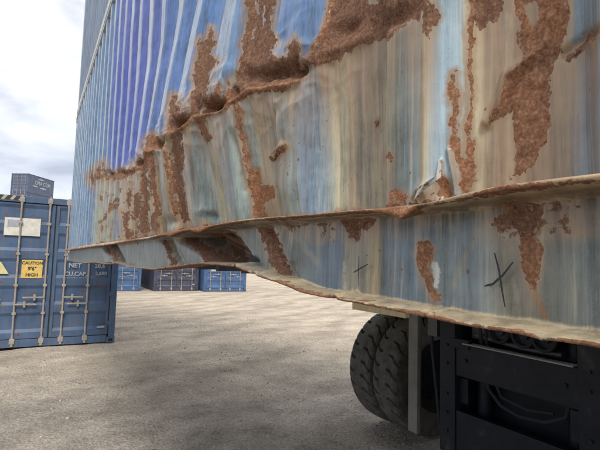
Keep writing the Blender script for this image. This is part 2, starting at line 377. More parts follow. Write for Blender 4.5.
UP = [(60,(118,164,205)),(80,(110,158,205)),(100,(100,150,205)),(108,(86,118,208)),(120,(80,108,208)),(140,(78,106,208)),(152,(78,118,208)),(165,(76,128,208)),(185,(76,132,208)),(200,(74,136,208)),(215,(66,132,208)),(236,(88,142,208)),(246,(110,156,208)),(275,(78,138,210)),(300,(84,142,212)),(330,(104,150,204)),(430,(140,152,152)),(575,(136,160,172)),(640,(136,162,180))]
LOW = [(60,(122,150,190)),(70,(112,142,192)),(80,(100,138,198)),(88,(108,145,196)),(93,(160,170,165)),(97,(178,170,145)),(100,(150,165,165)),(104,(182,170,150)),(110,(150,165,172)),(118,(140,156,160)),(120,(185,166,132)),(124,(140,150,150)),(130,(166,166,150)),(134,(180,170,150)),(138,(130,112,96)),(144,(150,160,160)),(147,(122,96,78)),(153,(126,104,86)),(157,(130,126,112)),(163,(130,132,122)),(170,(136,136,126)),(176,(188,166,140)),(180,(136,100,78)),(185,(116,84,68)),(188,(130,138,136)),(200,(128,145,155)),(204,(172,188,198)),(208,(172,170,145)),(213,(168,154,114)),(217,(148,146,130)),(222,(120,136,148)),(235,(112,132,146)),(239,(158,178,188)),(249,(160,180,184)),(253,(168,140,108)),(262,(160,146,120)),(270,(148,142,120)),(278,(146,142,120)),(288,(130,145,150)),(296,(135,150,160)),(299,(132,162,204)),(308,(140,170,208)),(313,(165,180,190)),(317,(205,196,168)),(325,(198,188,158)),(329,(165,132,106)),(333,(188,160,126)),(338,(158,144,126)),(347,(164,150,130)),(354,(190,172,138)),(358,(150,138,114)),(362,(172,158,128)),(366,(134,118,108)),(375,(128,114,103)),(380,(140,140,120)),(392,(140,150,143)),(402,(122,145,163)),(412,(126,145,158)),(414,(160,130,96)),(418,(198,184,158)),(423,(152,176,204)),(440,(156,184,212)),(446,(194,190,170)),(450,(218,204,170)),(455,(204,180,145)),(460,(190,160,130)),(470,(180,150,125)),(473,(172,120,88)),(478,(190,156,126)),(490,(198,165,132)),(510,(175,146,122)),(520,(150,128,112)),(545,(150,140,125)),(556,(128,114,102)),(570,(128,114,102)),(574,(140,150,150)),(582,(132,155,183)),(640,(135,160,190))]  # stained paint below the crease, with rib light and shade in the tones
WEB = [(60,(125,150,166)),(75,(138,160,172)),(100,(130,148,150)),(150,(125,142,146)),(180,(120,136,136)),(215,(105,122,128)),(250,(112,128,130)),(275,(140,140,126)),(284,(128,132,128)),(300,(112,128,134)),(315,(98,127,150)),(338,(98,127,154)),(345,(150,150,132)),(365,(140,140,126)),(370,(168,148,100)),(376,(150,136,98)),(381,(112,136,154)),(415,(106,136,160)),(440,(120,142,152)),(470,(116,140,155)),(480,(136,152,158)),(500,(150,150,136)),(520,(132,132,122)),(560,(118,128,126)),(600,(120,136,142)),(640,(120,136,142))]
def rmp(x, table, k):
    xs = [a for a, _ in table]; cs = lin(np.array([c for _, c in table]))*k; lum = cs@np.array([.3, .55, .15]); cs = lum[:, None]+(cs-lum[:, None])*.74
    return np.stack([np.interp(x, xs, cs[:, i]) for i in range(3)], -1)

def wear_and_shade(px, py, s, z, seedo=0, extra=None):
    wx = px+3.6*fbm(px/9, py/11, 41+seedo)+2.2*fbm(px/2.7, py/3.2, 43)
    wy = py+5.0*fbm(px/6, py/14, 47+seedo)+2.5*fbm(px/2.2, py/3.6, 53)
    rust = np.full(px.shape, -.6); tone = np.full(px.shape, .35)
    for poly, tn in RUST_AND_SHADE:
        xs = [a for a, _ in poly]; ys = [b for _, b in poly]
        m = (px > min(xs)-14) & (px < max(xs)+14) & (py > min(ys)-14) & (py < max(ys)+14)
        if not m.any(): continue
        sd_ = poly_sd(wx[m], wy[m], poly)
        v = np.clip(.5+sd_*.115, -.6, 1.15)
        better = v > rust[m]
        idx = np.where(m)
        rust[m] = np.where(better, v, rust[m])
        tone[m] = np.where((sd_ > -1) & better, tn, tone[m])
    for pts, w, tn in RUST_LINES:
        dd = seg_dist(wx, wy, pts); v = .5+(w-dd)*.35
        tone = np.where((v > rust) & (v > .3), tn, tone); rust = np.maximum(rust, np.clip(v, -.6, 1))
    for poly in HOLES_PALE+WHITE:
        xs = [a for a, _ in poly]; ys = [b for _, b in poly]
        m = (px > min(xs)-6) & (px < max(xs)+6) & (py > min(ys)-6) & (py < max(ys)+6)
        if m.any():
            sd_ = poly_sd(wx[m], wy[m], poly); rust[m] = np.where(sd_ > 0, np.minimum(rust[m], -.3), rust[m])
    return rust, tone

K = .74
# columns and rows of the damaged panel
xc = np.arange(700, 150, -.62)
sc_ = np.array([onx(x, 200 if x < 600 else 200, T0)[1] for x in xc]); sc_ = sc_[sc_ > .1]
s_near = np.concatenate([np.arange(SNEAR+.12, sc_[0]-.02, .03), sc_])
s_far = np.arange(s_near[-1]+.016, SFAR-.10, .016)
scol = np.concatenate([s_near, s_far, [SFAR-.10]])
zr = np.concatenate([np.arange(0, .46, .0026), np.arange(.46, 1.0, .006), np.arange(1.0, CHT-.17-.0-.11, .018)])   # above the flange
ZTOP = ZB+CHT-.07
zr = zr/zr[-1]
nc, nr = len(scol), len(zr)
Sg, Ug = np.meshgrid(scol, zr); Sg = Sg.ravel(); Ug = Ug.ravel()
zf = flange_z(Sg); Zg = zf+(ZTOP-zf)*Ug
D, lip = wall_disp(Sg, Zg)
tear = np.zeros(1)
V = np.stack([T0-D, Sg, Zg], -1)
PX, PY = proj(V)
xb = proj(np.stack([np.full(Sg.shape, .47), Sg, np.full(Sg.shape, 1.95)], -1))[0]
xt = np.clip(proj(np.stack([np.full(Sg.shape, .47), Sg, np.full(Sg.shape, 2.7)], -1))[0], 60, 640)
wobx = .8*fbm(Sg*30, Zg*2.0, 61)+np.where(xb < 300, 0, 1.0)*fbm(Sg*60, Zg*5, 67)
low = rmp(np.clip(xb+wobx, 60, 640), LOW, K*1.0); upc = rmp(xt, UP, K)
# ragged border between sound blue paint above and stained steel below the crease
cy = np.interp(PX, [60, 88, 92, 100, 120, 135, 150, 170, 190, 205, 225, 240, 300, 320, 332, 345, 700], [400, 260, 176, 172, 172, 160, 140, 126, 108, 98, 90, 60, 66, 50, 0, -60, -60])
kk = sstep(-5, 6, PY-cy+5*fbm(Sg*22, Zg*4, 71)+2.0*fbm(PX/3, PY/5, 73))
kidx = np.clip(np.searchsorted(starts, Sg, side='right')-1, 0, len(starts)-1); uu = Sg-starts[kidx]
chalk_glint = sstep(.062, .072, uu)*sstep(.162, .150, uu)*(.72+.4*fbm(Sg*4, Zg*3, 57))*(PX < 620)  # outer flats: highlight painted into the blue, with some chalking
upc = upc*.84
chalk_glint = np.where((kidx == int(np.argmin(np.abs(starts-.745)))), 0, chalk_glint); chalk_glint = np.maximum(chalk_glint, .6*sstep(.715, .725, Sg)*sstep(.765, .755, Sg)); chalk_glint = np.clip(chalk_glint*(.65+.35*sstep(1.0, 2.2, Sg)), 0, 1); upc = upc*(1-chalk_glint[:, None]*.85)+lin((196, 206, 216))*K*chalk_glint[:, None]*.85
low = low*np.array([1.0, 1.03, .93])
col = upc*(1-kk[:, None])+low*kk[:, None]
# right end of the photo: blue returns above the stain
kr = sstep(566, 578, PX+5*fbm(PX/8, PY/9, 77))
col = col*(1-kr[:, None])+rmp(np.full(Sg.shape, 640.), UP, K*.85)*(.98)*kr[:, None]
# narrow water and rust drips
rd = np.random.RandomState(21)
for k in range(420):
    xk = 92+510*rd.rand(); yk = rd.rand(); sk = onx(xk, 200, T0)[1]
    zk = 1.9+.9*yk; Lk = (.06+.5*rd.rand()**2); wk = (.0008+.003*rd.rand()**2)*max(1, sk*1.2); ck = [(150, 104, 66), (96, 74, 58), (214, 204, 176), (196, 190, 170), (120, 116, 96)][rd.randint(5)]
    m = (np.abs(Sg-sk) < wk*3) & (Zg < zk) & (Zg > zk-Lk)
    if not m.any(): continue
    uu_ = (zk-Zg[m])/Lk; g = np.exp(-((Sg[m]-sk-.002*np.sin(Zg[m]*22+k))/wk)**2)*np.clip(uu_*9, 0, 1)*(1-uu_)*(.2+.4*rd.rand())*(.15+.85*kk[m])
    col[m] = col[m]*(1-g[:, None])+lin(ck)*K*g[:, None]
col = col*(1+.16*fbm(Sg*170, Zg*1.3, 121, 3)[:, None]*(.4+.6*kk[:, None]))
# saturated blue remains
for cx, cy2, rx, ry in ((118, 228, 2.5, 12), (126, 100, 13, 70)):
    g = g2(PX, PY, cx, cy2, rx, ry)*.5; col = col*(1-g[:, None])+(lin((74, 90, 204))*K*.8)*g[:, None]
# scattered speckle of lost paint in the crumpled far part
spk = sstep(.12, .3, fbm(Sg*7, Zg*14, 81))*sstep(176, 190, PY)*(1-sstep(150, 170, PX))*sstep(92, 100, PX)
rust, tone = wear_and_shade(PX, PY, Sg, Zg)
rust = np.maximum(rust, spk*1.2-.6)
rust = np.maximum(rust, np.where((PX > 90) & (PX < 335), lip*1.25-.6, -.6))
tone = np.where((lip > .5) & (PX < 335), .7, tone)
dirt = .02+.12*kk+.28*sstep(.3, 1, fbm(Sg*12, Zg*1.2, 91)+.3)*kk
dirt += .22*g2(PX, PY, 262, 108, 18, 16)+.2*g2(PX, PY, 345, 64, 24, 14)+.2*g2(PX, PY, 372, 80, 8, 60)+.15*g2(PX, PY, 520, 150, 30, 20)
dirt -= .45*(1-kk)
dirt -= .4*g2(PX, PY, 430, 120, 12, 80)+.3*g2(PX, PY, 306, 150, 7, 60)+.35*kr
dirt = np.where(PX < 92, .05, dirt)
foot = np.exp(-((Zg-zf)/.012)**2)*(PX > 88); rust = np.maximum(rust, foot*(1.05+.9*fbm(Sg*13, Zg*9, 131))-.6)
foot2 = np.exp(-((Zg-zf)/.05)**2)*(PX > 88); dirt = dirt+.35*foot2*(.5+fbm(Sg*9, Zg*6, 132))
far_off = (PX < 60) | (PX > 640) | (PY < -60)
if far_off.any():
    q = sstep(.25, .55, fbm(Sg*2.1, Zg*2.3, 95)+.25*sstep(2.4, 2.0, Zg)); rust = np.where(far_off & (PX > 640), q*.9-.2, rust)
def bleed_of(rust, nr, nc, dz, down=True, L=.16):
    g = np.clip((rust.reshape(nr, nc)-.25)*2, 0, 1); b = np.zeros_like(g); o = range(nr-1, -1, -1) if down else range(nr)
    cur = np.zeros(nc)
    for i in o:
        cur = np.maximum(g[i], cur*math.exp(-dz[i]/L)); b[i] = cur
    return b
dzr = np.abs(np.gradient(zr))*(ZTOP-1.87)
halo = np.clip((rust+.58)/.85, 0, 1)**1.5
bleed = np.maximum(bleed_of(rust, nr, nc, dzr).ravel()*(.8+.6*fbm(Sg*38, Zg*1.5, 101)), halo*.85+.45*g2(PX, PY, 506, 70, 34, 70)*(1+.8*fbm(Sg*50, Zg*3, 103)))*(PX < 660)
me = grid_mesh('side_panel', V, nr, nc)
fattr(me, 'bleed', bleed)
fattr(me, 'rust', rust); fattr(me, 'tone', tone); fattr(me, 'dirt', dirt); cattr(me, 'paint', np.clip(col, .01, .9))

# ------------------------------------------------------------------ generic container
def corrugated(bm, p0, p1, z0, z1, nrm, depth, pitch=.278, th=True):
    """trapezoid sheet between two floor points"""
    p0 = Vector(p0); p1 = Vector(p1); L = (p1-p0).length; d = (p1-p0)/L; n = Vector(nrm)
    k = max(1, round(L/pitch)); pt = L/k
    prof = []
    for i in range(k):
        for u, v in ((0, 0), (.13, 0), (.38, 1), (.63, 1), (.88, 0)): prof.append(((i+u)*pt, v))
    prof.append((L, 0))
    lo = [bm.verts.new(p0+d*a-n*depth*v+Vector((0, 0, z0))) for a, v in prof]
    hi = [bm.verts.new(p0+d*a-n*depth*v+Vector((0, 0, z1))) for a, v in prof]
    for a in range(len(lo)-1): bm.faces.new((lo[a], lo[a+1], hi[a+1], hi[a]))
    return bm
steel = paint_mat('worn_galvanised_bar', (.34, .30, .26), .5, .5, 3)
steel_dk = paint_mat('dark_casting', (.05, .06, .075), .6, .6, 4)
rubber_seal = new_mat('door_gasket', .8)[0]; rubber_seal.node_tree.nodes['Principled BSDF'].inputs['Base Color'].default_value = (.02, .022, .025, 1)
def make_container(name, L, Wd, H, mat, railmat=None, skip_side=False, inset=.06, bars=(.27, .85), door_depth=.03, kind='full', hand=True):
    root = empty(name, (0, 0, 0)); rm = railmat or mat
    w = Wd/2; pz = .16; tr = .07
    for sgn in (-1, 1):
        if skip_side and sgn == -1: continue
        bm = bmesh.new(); y = sgn*w
        if sgn < 0: corrugated(bm, (.1, y+.008, 0), (L-.1, y+.008, 0), pz, H-tr, (0, -1, 0), .034)
        else: corrugated(bm, (L-.1, y-.008, 0), (.1, y-.008, 0), pz, H-tr, (0, 1, 0), .034)
        obj('side_panel', bm, mat, root)
        obj('bottom_rail', B(((.16, y-sgn*.05, .01), (L-.16, y-sgn*.004, pz)), bev=.004), rm, root)
    for sgn in (-1, 1):
        y = sgn*w
        obj('top_rail', B(((.16, y-sgn*.07, H-tr), (L-.16, y+sgn*.002, H-.004)), bev=.006), rm, root)
    for x0 in (0, L):
        for sgn in (-1, 1):
            xa, xb_ = (x0, x0+.11) if x0 == 0 else (x0-.11, x0)
            obj('corner_post', B(((xa+.004, sgn*w-(.13 if sgn > 0 else 0)+.003, .118), (xb_-.004, sgn*w+(.13 if sgn < 0 else 0)-.003, H-.118)), bev=.01), rm, root)
            for zz in (0, H-.118):
                ya, yb = (sgn*w-.162, sgn*w+.004) if sgn > 0 else (sgn*w-.004, sgn*w+.162)
                xa2, xb2 = (-.004, .178) if x0 == 0 else (L-.178, L+.004)
                bm = B(((xa2, ya, zz-.002), (xb2, yb, zz+.118)), bev=.008)
                c = obj('corner_casting', bm, rm, root)
                hx = -.006 if x0 == 0 else L+.006; hy = sgn*(w+.006)
                obj('casting_hole', B(((min(hx, hx+(.02 if x0 == 0 else -.02)), sgn*w-sgn*.08-.04, zz+.025), (max(hx, hx+(.02 if x0 == 0 else -.02)), sgn*w-sgn*.08+.04, zz+.085)), bev=.009), rubber_seal, c)
                obj('casting_hole', B(((xa2+.05, min(hy, hy-sgn*.02), zz+.025), (xa2+.13, max(hy, hy-sgn*.02), zz+.085)), bev=.009), rubber_seal, c)
    obj('roof', B(((.1, -w+.06, H-.03), (L-.1, w-.06, H-.012))), mat, root)
    bm = bmesh.new(); box(bm, (.1, -w+inset, .13), (L-.1, w-.06, .15))
    k = int(L/.3)
    obj('floor', bm, steel_dk, root)
    bm = bmesh.new()
    for i in range(1, k): box(bm, (L*i/k-.02, -w+inset, .02), (L*i/k+.02, w-.06, .128))
    obj('cross_members', bm, steel_dk, root)
    bm = bmesh.new(); corrugated(bm, (L-.05, -w+.13, 0), (L-.05, w-.13, 0), .16, H-.12, (1, 0, 0), .045, .25); obj('end_panel', bm, mat, root)
    obj('end_beam', B(((L-.1, -w+.16, .01), (L-.01, w-.16, .16)), bev=.006), rm, root); obj('end_beam', B(((L-.1, -w+.16, H-.12), (L-.01, w-.16, H-.01)), bev=.006), rm, root)
    obj('door_header', B(((.01, -w+.16, H-.13), (.1, w-.16, H-.01)), bev=.006), rm, root)
    obj('door_sill', B(((.01, -w+.16, .01), (.1, w-.16, .15)), bev=.006), rm, root)
    doors = []
    for sgn in (-1, 1):
        y0, y1 = (-w+.14, -.012) if sgn < 0 else (.012, w-.14)
        bm = bmesh.new(); z0, z1 = .165, H-.145
        bands = 5; hh = (z1-z0)/bands; pts = []
        for i in range(bands):
            zb_ = z0+i*hh; pts += [(zb_, 0), (zb_+hh*.22, 0), (zb_+hh*.34, 1), (zb_+hh*.82, 1), (zb_+hh*.94, 0)]
        pts.append((z1, 0))
        a = [bm.verts.new((.035+door_depth*v, y0+.05, z)) for z, v in pts]; b = [bm.verts.new((.035+door_depth*v, y1-.05, z)) for z, v in pts]
        for i in range(len(a)-1): bm.faces.new((a[i], a[i+1], b[i+1], b[i]))
        box(bm, (.028, y0, z0), (.075, y0+.055, z1), .004); box(bm, (.028, y1-.055, z0), (.075, y1, z1), .004)
        dr = obj('door', bm, mat, root); doors.append(dr)
        g = B(((.04, y0-.014, z0-.01), (.06, y0-.001, z1+.01)), ((.04, y1+.001, z0-.01), (.06, y1+.010, z1+.01)), ((.04, y0, z0-.012), (.06, y1, z0-.001)))
        obj('gasket', g, rubber_seal, dr)
        for bi, off in enumerate(bars if not callable(bars) else bars(sgn)):
            y = sgn*off if not callable(bars) else off
            bm = bmesh.new(); cyl(bm, (.0, y, .07), (.0, y, H-.06), .017, seg=12)
            for zz in (.07, H-.13):
                box(bm, (-.018, y-.045, zz), (.03, y+.045, zz+.10), .012); box(bm, (-.012, y-.022, zz-.045), (.015, y+.022, zz+.13), .006)
            for zz in (.62, 1.15, 1.75, H-.55): box(bm, (-.022, y-.034, zz), (.034, y+.034, zz+.045), .005)
            lb = obj('locking_bar', bm, steel, dr)
            if hand:
                hz = .93 if (bi == 0) else .80; dirn = 1 if (off*sgn < .5) == (sgn > 0) else -1
                dirn = (1 if bi == 0 else -1)*(1 if sgn > 0 else -1)
                bm = bmesh.new(); box(bm, (-.035, min(y, y+dirn*.36), hz), (-.018, max(y, y+dirn*.36), hz+.028), .004)
                box(bm, (-.03, y+dirn*.16-.02, hz-.045), (.03, y+dirn*.16+.02, hz+.07), .006); obj('handle', bm, steel, lb)
        for zz in (.35, .95, 1.6, H-.4):
            yy = sgn*(w-.12); obj('hinge', B(((-.002, yy-.06, zz), (.034, yy+.03, zz+.09)), bev=.008), mat, dr)
    return root, doors
def copy_tree(o, parent=None):
    c = o.copy(); COL.objects.link(c)
    if parent is not None: c.parent = parent
    for ch in [x for x in bpy.data.objects if x.parent == o and x is not c]: copy_tree(ch, c)
    return c

# ---- the damaged container hanging from the machine: local x -> world -Y, local y -> world +X
faded = paint_mat('faded_blue_steel', (.17, .27, .42), .7, .55)
pale = paint_mat('faded_grey_blue_rail', (.46, .50, .52), .1, .55)
main, _ = make_container('shipping_container', SFAR-SNEAR, 2.44, CHT, faded, pale, skip_side=True, inset=.26)
main.location = (T0+1.22, SFAR, ZB); main.rotation_euler = (0, 0, -math.pi/2)
tag(main, 'faded blue container with a crumpled, rust-eaten side, held up close to the camera', 'container', 'containers carried by the machine')
bpy.context.view_layer.update()
inv = main.matrix_world.inverted()
def under_main(name, me, mat):
    me.transform(inv); return link(name, me, mat, main)
under_main('side_panel', me, MW)

# ---- bottom rail: bent upper flange, web, drooping lower flange
EDGE_T = .455
top_px = [(40,251),(67,249),(90,245.5),(112,242.5),(130,239.5),(150,236),(160,233.5),(170,231),(180,229),(192,227.5),(200,226),(208,225),(216,223.5),(230,221),(250,218),(275,216),(300,214.5),(320,212.5),(350,209.5),(370,208),(385,207),(400,206),(420,202.5),(440,198),(470,190),(500,183.5),(550,177),(600,171),(660,163)]
bot_px = [(40,253),(67,250.8),(90,247.5),(112,244.5),(130,241.5),(150,238.5),(158,236.5),(165,235.8),(171,236.6),(176,234),(182,231.5),(190,230.5),(196,232.5),(201,232.3),(206,228.5),(212,226.5),(230,223.5),(250,220.5),(275,218.3),(300,216.8),(320,215.4),(350,212.8),(370,211.8),(385,213.5),(395,216.8),(402,219.2),(408,215),(416,207.5),(424,205.2),(440,203.2),(470,196.5),(500,190.5),(550,185),(600,179),(660,171)]
low_px = [(40,258),(66,260.5),(85,263),(95,262.3),(104,264),(118,263.3),(125,266.5),(143,268.3),(152,269.3),(165,267.8),(180,265.5),(190,264),(200,263.3),(215,264),(235,266),(245,270),(262,277),(275,280.5),(290,286.3),(300,290.8),(310,293.3),(330,297),(350,300.3),(370,304.2),(390,308.3),(410,311.8),(430,315.8),(450,320.3),(470,324.5),(485,326.5),(500,328.2),(515,331),(530,334),(540,337),(560,338.6),(580,341.8),(600,345.2),(660,356)]
def zcurve(tab, t):
    P = np.array([onx(x, y, t) for x, y in tab]); o = np.argsort(P[:, 1]); return P[o, 1], P[o, 2]
ct, cb, cl = zcurve(top_px, EDGE_T), zcurve(bot_px, EDGE_T), zcurve(low_px, EDGE_T)
srail = np.concatenate([np.arange(SNEAR+.16, sc_[0]-.02, .03), sc_, np.arange(sc_[-1]+.016, SFAR-.162, .016), [SFAR-.162]])
zt = np.interp(srail, *ct); zb2 = np.interp(srail, *cb); zl = np.interp(srail, *cl)
n0 = .0012*fbm(srail*30, srail*0+.5, 5); chips = -.006*sstep(.25, .5, fbm(srail*24, srail*0+.3, 15))
zl = zl+chips*-1+n0
def web_disp(s, z):
    x, y = proj(np.stack([np.full(s.shape, .50), s, z], -1))
    d = .003*fbm(s*5, z*9, 3)
    def fold(pts, w, dep): return dep*np.exp(-(seg_dist(x, y, pts)/w)**2)
    d = d-fold([(158, 232), (165, 248), (176, 268)], 3.5, .03)-fold([(184, 230), (205, 246), (232, 262)], 9, .12)-fold([(205, 226), (228, 240), (246, 264)], 5, .05)
    d = d+fold([(196, 236), (220, 253)], 4, .02)+fold([(225, 232), (246, 256)], 3, .02)
    d = d-fold([(262, 222), (276, 250), (292, 284)], 4, .02)+fold([(274, 224), (288, 260)], 5, .01)
    d = d-fold([(103, 244), (108, 262)], 2.5, .05)-fold([(110, 242), (120, 262)], 2.5, .06)
    d = d-fold([(343, 212), (352, 236)], 5, .006)-fold([(515, 195), (524, 226)], 12, .010)
    d = d-.02*sstep(.9, 1.4, s)*(1-sstep(2.1, 2.6, s))
    return d
rows = []
# upper flange top (under the panel foot) -> edge -> underside -> web -> lower flange -> lip underside
zf_ = flange_z(srail)
rows.append((np.full_like(srail, T0+.034), zf_+.001)); rows.append((np.full_like(srail, T0+.0), zf_+.0005))
rows.append((np.full_like(srail, EDGE_T+.010), np.maximum(zt, zf_*0+zt)-.0002))
drop = np.clip((zt-zb2)-.008, 0, .02)
rows.append((np.full_like(srail, EDGE_T+.003)+n0, zt-.0018)); rows.append((np.full_like(srail, EDGE_T)-drop*.4+n0, (zt+zb2)/2)); rows.append((np.full_like(srail, EDGE_T+.002)-drop*.6+n0, zb2+.001))
rows.append((np.full_like(srail, EDGE_T+.006)-drop*.4, zb2)); rows.append((np.full_like(srail, .488), zb2*.4+.6*(zf_-.010)))
NW = 64
ztw = zf_-.014; zlw = zl+.007
for k in range(NW+1):
    u = k/NW; zz = ztw*(1-u)+zlw*u
    wd = web_disp(srail, zz)
    rows.append((np.full_like(srail, .507)-wd, zz))
for u, dx, dz in ((.3, .497, .006), (.5, .487, .0045), (.7, .474, .003), (.9, .462, .0015)): rows.append((np.full_like(srail, dx)+n0, zl+dz+.0015*fbm(srail*40, srail*0+u*9, 4)))
rows.append((np.full_like(srail, EDGE_T)+chips*-.5, zl+.001)); rows.append((np.full_like(srail, EDGE_T+.001), zl-.003)); rows.append((np.full_like(srail, EDGE_T+.03), zl-.004)); rows.append((np.full_like(srail, .53), zl-.003))
nrow = len(rows); ncol = len(srail)
X = np.concatenate([r[0] for r in rows]); Z = np.concatenate([r[1] for r in rows]); Y = np.tile(srail, nrow)
rid = np.repeat(np.arange(nrow), ncol)
V = np.stack([X, Y, Z], -1); PX, PY = proj(V)
webm = (rid >= 8) & (rid <= 8+NW)
xw = proj(np.stack([np.full(Y.shape, .50), Y, np.full(Y.shape, 1.78)], -1))[0]
col = rmp(np.clip(xw+1.2*fbm(Y*40, Z*5, 21), 60, 640), WEB, K*.92)*np.array([1.04, 1.0, .94])
creamf = lin((196, 180, 150))*K; lipc = lin((214, 186, 150))*K
ul = (rid < 8); ll = rid > 8+NW
uf = np.clip((rid-8)/NW, 0, 1)
web_shade = np.clip(1.35-uf/.17+.9*fbm(Y*13, Z*24, 141), 0, 1)*sstep(330, 400, xw)*.9*webm; col = col*(1-web_shade[:, None])+lin((62, 60, 54))*K*web_shade[:, None]; web_shade2 = np.clip(.9-uf/.12+.9*fbm(Y*13, Z*24, 142), 0, 1)*.6*webm; col = col*(1-web_shade2[:, None])+lin((70, 66, 58))*K*web_shade2[:, None]  # upper flange's shadow painted onto the web as ragged dark grime
kfar = sstep(255, 300, xw); kc = sstep(.975, 1.0, uf+.03*fbm(Y*30, Z*30, 8))*kfar
col = col*(1-kc[:, None])+creamf*kc[:, None]
col = np.where(ul[:, None], lipc, col); col = np.where(ll[:, None], creamf*kfar[:, None]+lin((150, 152, 142))*K*(1-kfar[:, None]), col)
# white scuff and pale scratches
for poly, c in ((WHITE[0], (176, 182, 178)),):
    sd_ = poly_sd(PX+fbm(PX/3, PY/3, 3)*2, PY, poly); g = sstep(-1, 1, sd_); col = col*(1-g[:, None])+lin(c)*g[:, None]
for pts, w, c, a in (([(476, 238), (464, 260), (454, 284)], 3, (150, 146, 120), .5), ([(344, 262), (345, 288)], 1.0, (196, 190, 172), .6), ([(533, 286), (538, 300), (546, 318)], 2.5, (160, 112, 62), .7), ([(503, 250), (512, 280), (517, 300)], 2.5, (156, 154, 140), .45), ([(296, 236), (316, 262)], 3, (150, 156, 142), .5)):
    g = a*sstep(w+1.5, w-1.5, seg_dist(PX, PY, pts)+2.2*fbm(PX/3, PY/3, 19)); col = col*(1-g[:, None])+lin(c)*K*g[:, None]
rust, tone = wear_and_shade(PX, PY, Y, Z, 5)
edge_r = np.interp(rid, [0, 2, 3, 4, 5, 6, 7, 8], [.0, .3, .36, .50, .66, .75, .5, .05])
rust = np.where(ul, np.maximum(rust, edge_r+.35*fbm(Y*6, Z*0, 33)+.9*g2(PX, PY, 396, 212, 16, 9)+.7*g2(PX, PY, 170, 234, 9, 5)+.7*g2(PX, PY, 198, 230, 11, 6)+.25*sstep(0, .5, fbm(Y*9, Z*0+3, 36))), rust)
tone = np.where(ul, .85, tone); tone = np.where((rid >= 6) & (rid < 8), -.2, tone); rust = np.where((rid == 7), .1+.5*fbm(Y*14, Y*0, 72), rust); col = np.where((rid == 7)[:, None], lin((84, 80, 72))*K, col)  # flange underside: shade painted dark, mixed with rust
rust = np.where(webm & (uf < .35) & (xw > 280), np.maximum(rust, .36-uf*1.6+.7*fbm(Y*9, Z*20, 37)), rust)  # dark rust at the web top adds to the painted flange shadow
tone = np.where(webm & (uf < .35), np.minimum(tone, uf*1.4), tone)
rust = np.where(ll, np.maximum(np.interp(rid-8-NW, [0, 1, 2, 3, 4, 5, 6, 7, 8], [-.2, 0, .12, .2, .4, .7, .85, .9, .9])+.6*fbm(Y*22, rid*.7, 39), -.5), rust)
tone = np.where(ll, .6, tone)
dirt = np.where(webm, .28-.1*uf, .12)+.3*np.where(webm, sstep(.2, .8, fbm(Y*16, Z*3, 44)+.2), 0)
dirt = dirt+np.where(webm, .3*np.clip(1-uf/.35, 0, 1), 0)  # extra dirt tone under the flange, part of its painted shadow
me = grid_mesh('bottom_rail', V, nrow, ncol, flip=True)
hb = np.clip((rust+.5)/.9, 0, 1)**2*.7; bl = bleed_of(np.where(webm, rust, -1), nrow, ncol, np.full(nrow, .0025), down=False, L=.035).ravel()
fattr(me, 'bleed', np.where(webm, np.maximum(hb, bl*.8), np.where(ll, .25+.3*fbm(Y*14, Z*0, 71), .5)))
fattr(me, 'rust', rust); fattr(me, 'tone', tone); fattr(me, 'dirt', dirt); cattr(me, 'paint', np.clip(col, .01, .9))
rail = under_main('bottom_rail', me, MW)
# marker strokes drawn on the rail web
ink = new_mat('black_marker_ink', .7)[0]; ink.node_tree.nodes['Principled BSDF'].inputs['Base Color'].default_value = (.012, .013, .018, 1)
def stroke(name, pts, w):
    """thin ink ribbon lying 1 mm proud of the web"""
    P = []
    for (x0, y0), (x1, y1) in zip(pts[:-1], pts[1:]):
        for k in range(8): P.append((x0+(x1-x0)*k/8, y0+(y1-y0)*k/8))
    P.append(pts[-1]); bm = bmesh.new(); prev = None
    for i, (x, y) in enumerate(P):
        q = onx(x, y, .497); d = web_disp(np.array([q[1]]), np.array([q[2]]))[0]; q = onx(x, y, .500-d-.0015)
        a, b = P[max(0, i-1)], P[min(len(P)-1, i+1)]
        qa, qb = onx(*a, .5), onx(*b, .5); dv = np.array([qb[1]-qa[1], qb[2]-qa[2]]); dv /= np.linalg.norm(dv); nv = np.array([-dv[1], dv[0]])
        ww = w*(.55+.45*math.sin(math.pi*min(1, (i+2)/(len(P)+1))))
        v0 = bm.verts.new((q[0], q[1]+nv[0]*ww, q[2]+nv[1]*ww)); v1 = bm.verts.new((q[0], q[1]-nv[0]*ww, q[2]-nv[1]*ww))
        if prev: bm.faces.new((prev[0], v0, v1, prev[1]))
        prev = (v0, v1)
    me = bpy.data.meshes.new(name); bm.to_mesh(me); bm.free(); me.transform(rail.matrix_world.inverted() if False else inv)
    o = link(name, me, ink, main); return o
o = stroke('marker_cross', [(359, 256), (358.6, 270), (358.8, 286)], .0013); o['label'] = 'black marker line, upright of the small cross'
o = stroke('marker_cross', [(353.5, 272.5), (361, 268), (368, 264.2)], .0014); o['label'] = 'black marker line, crossbar of the small cross'
o = stroke('marker_cross', [(494.5, 253), (499, 270), (502, 290), (505, 307)], .0014); o['label'] = 'long black marker line of the large cross'
o = stroke('marker_cross', [(484.5, 286), (493, 284), (503, 275), (513, 262)], .0016); o['label'] = 'slanting black marker line of the large cross'
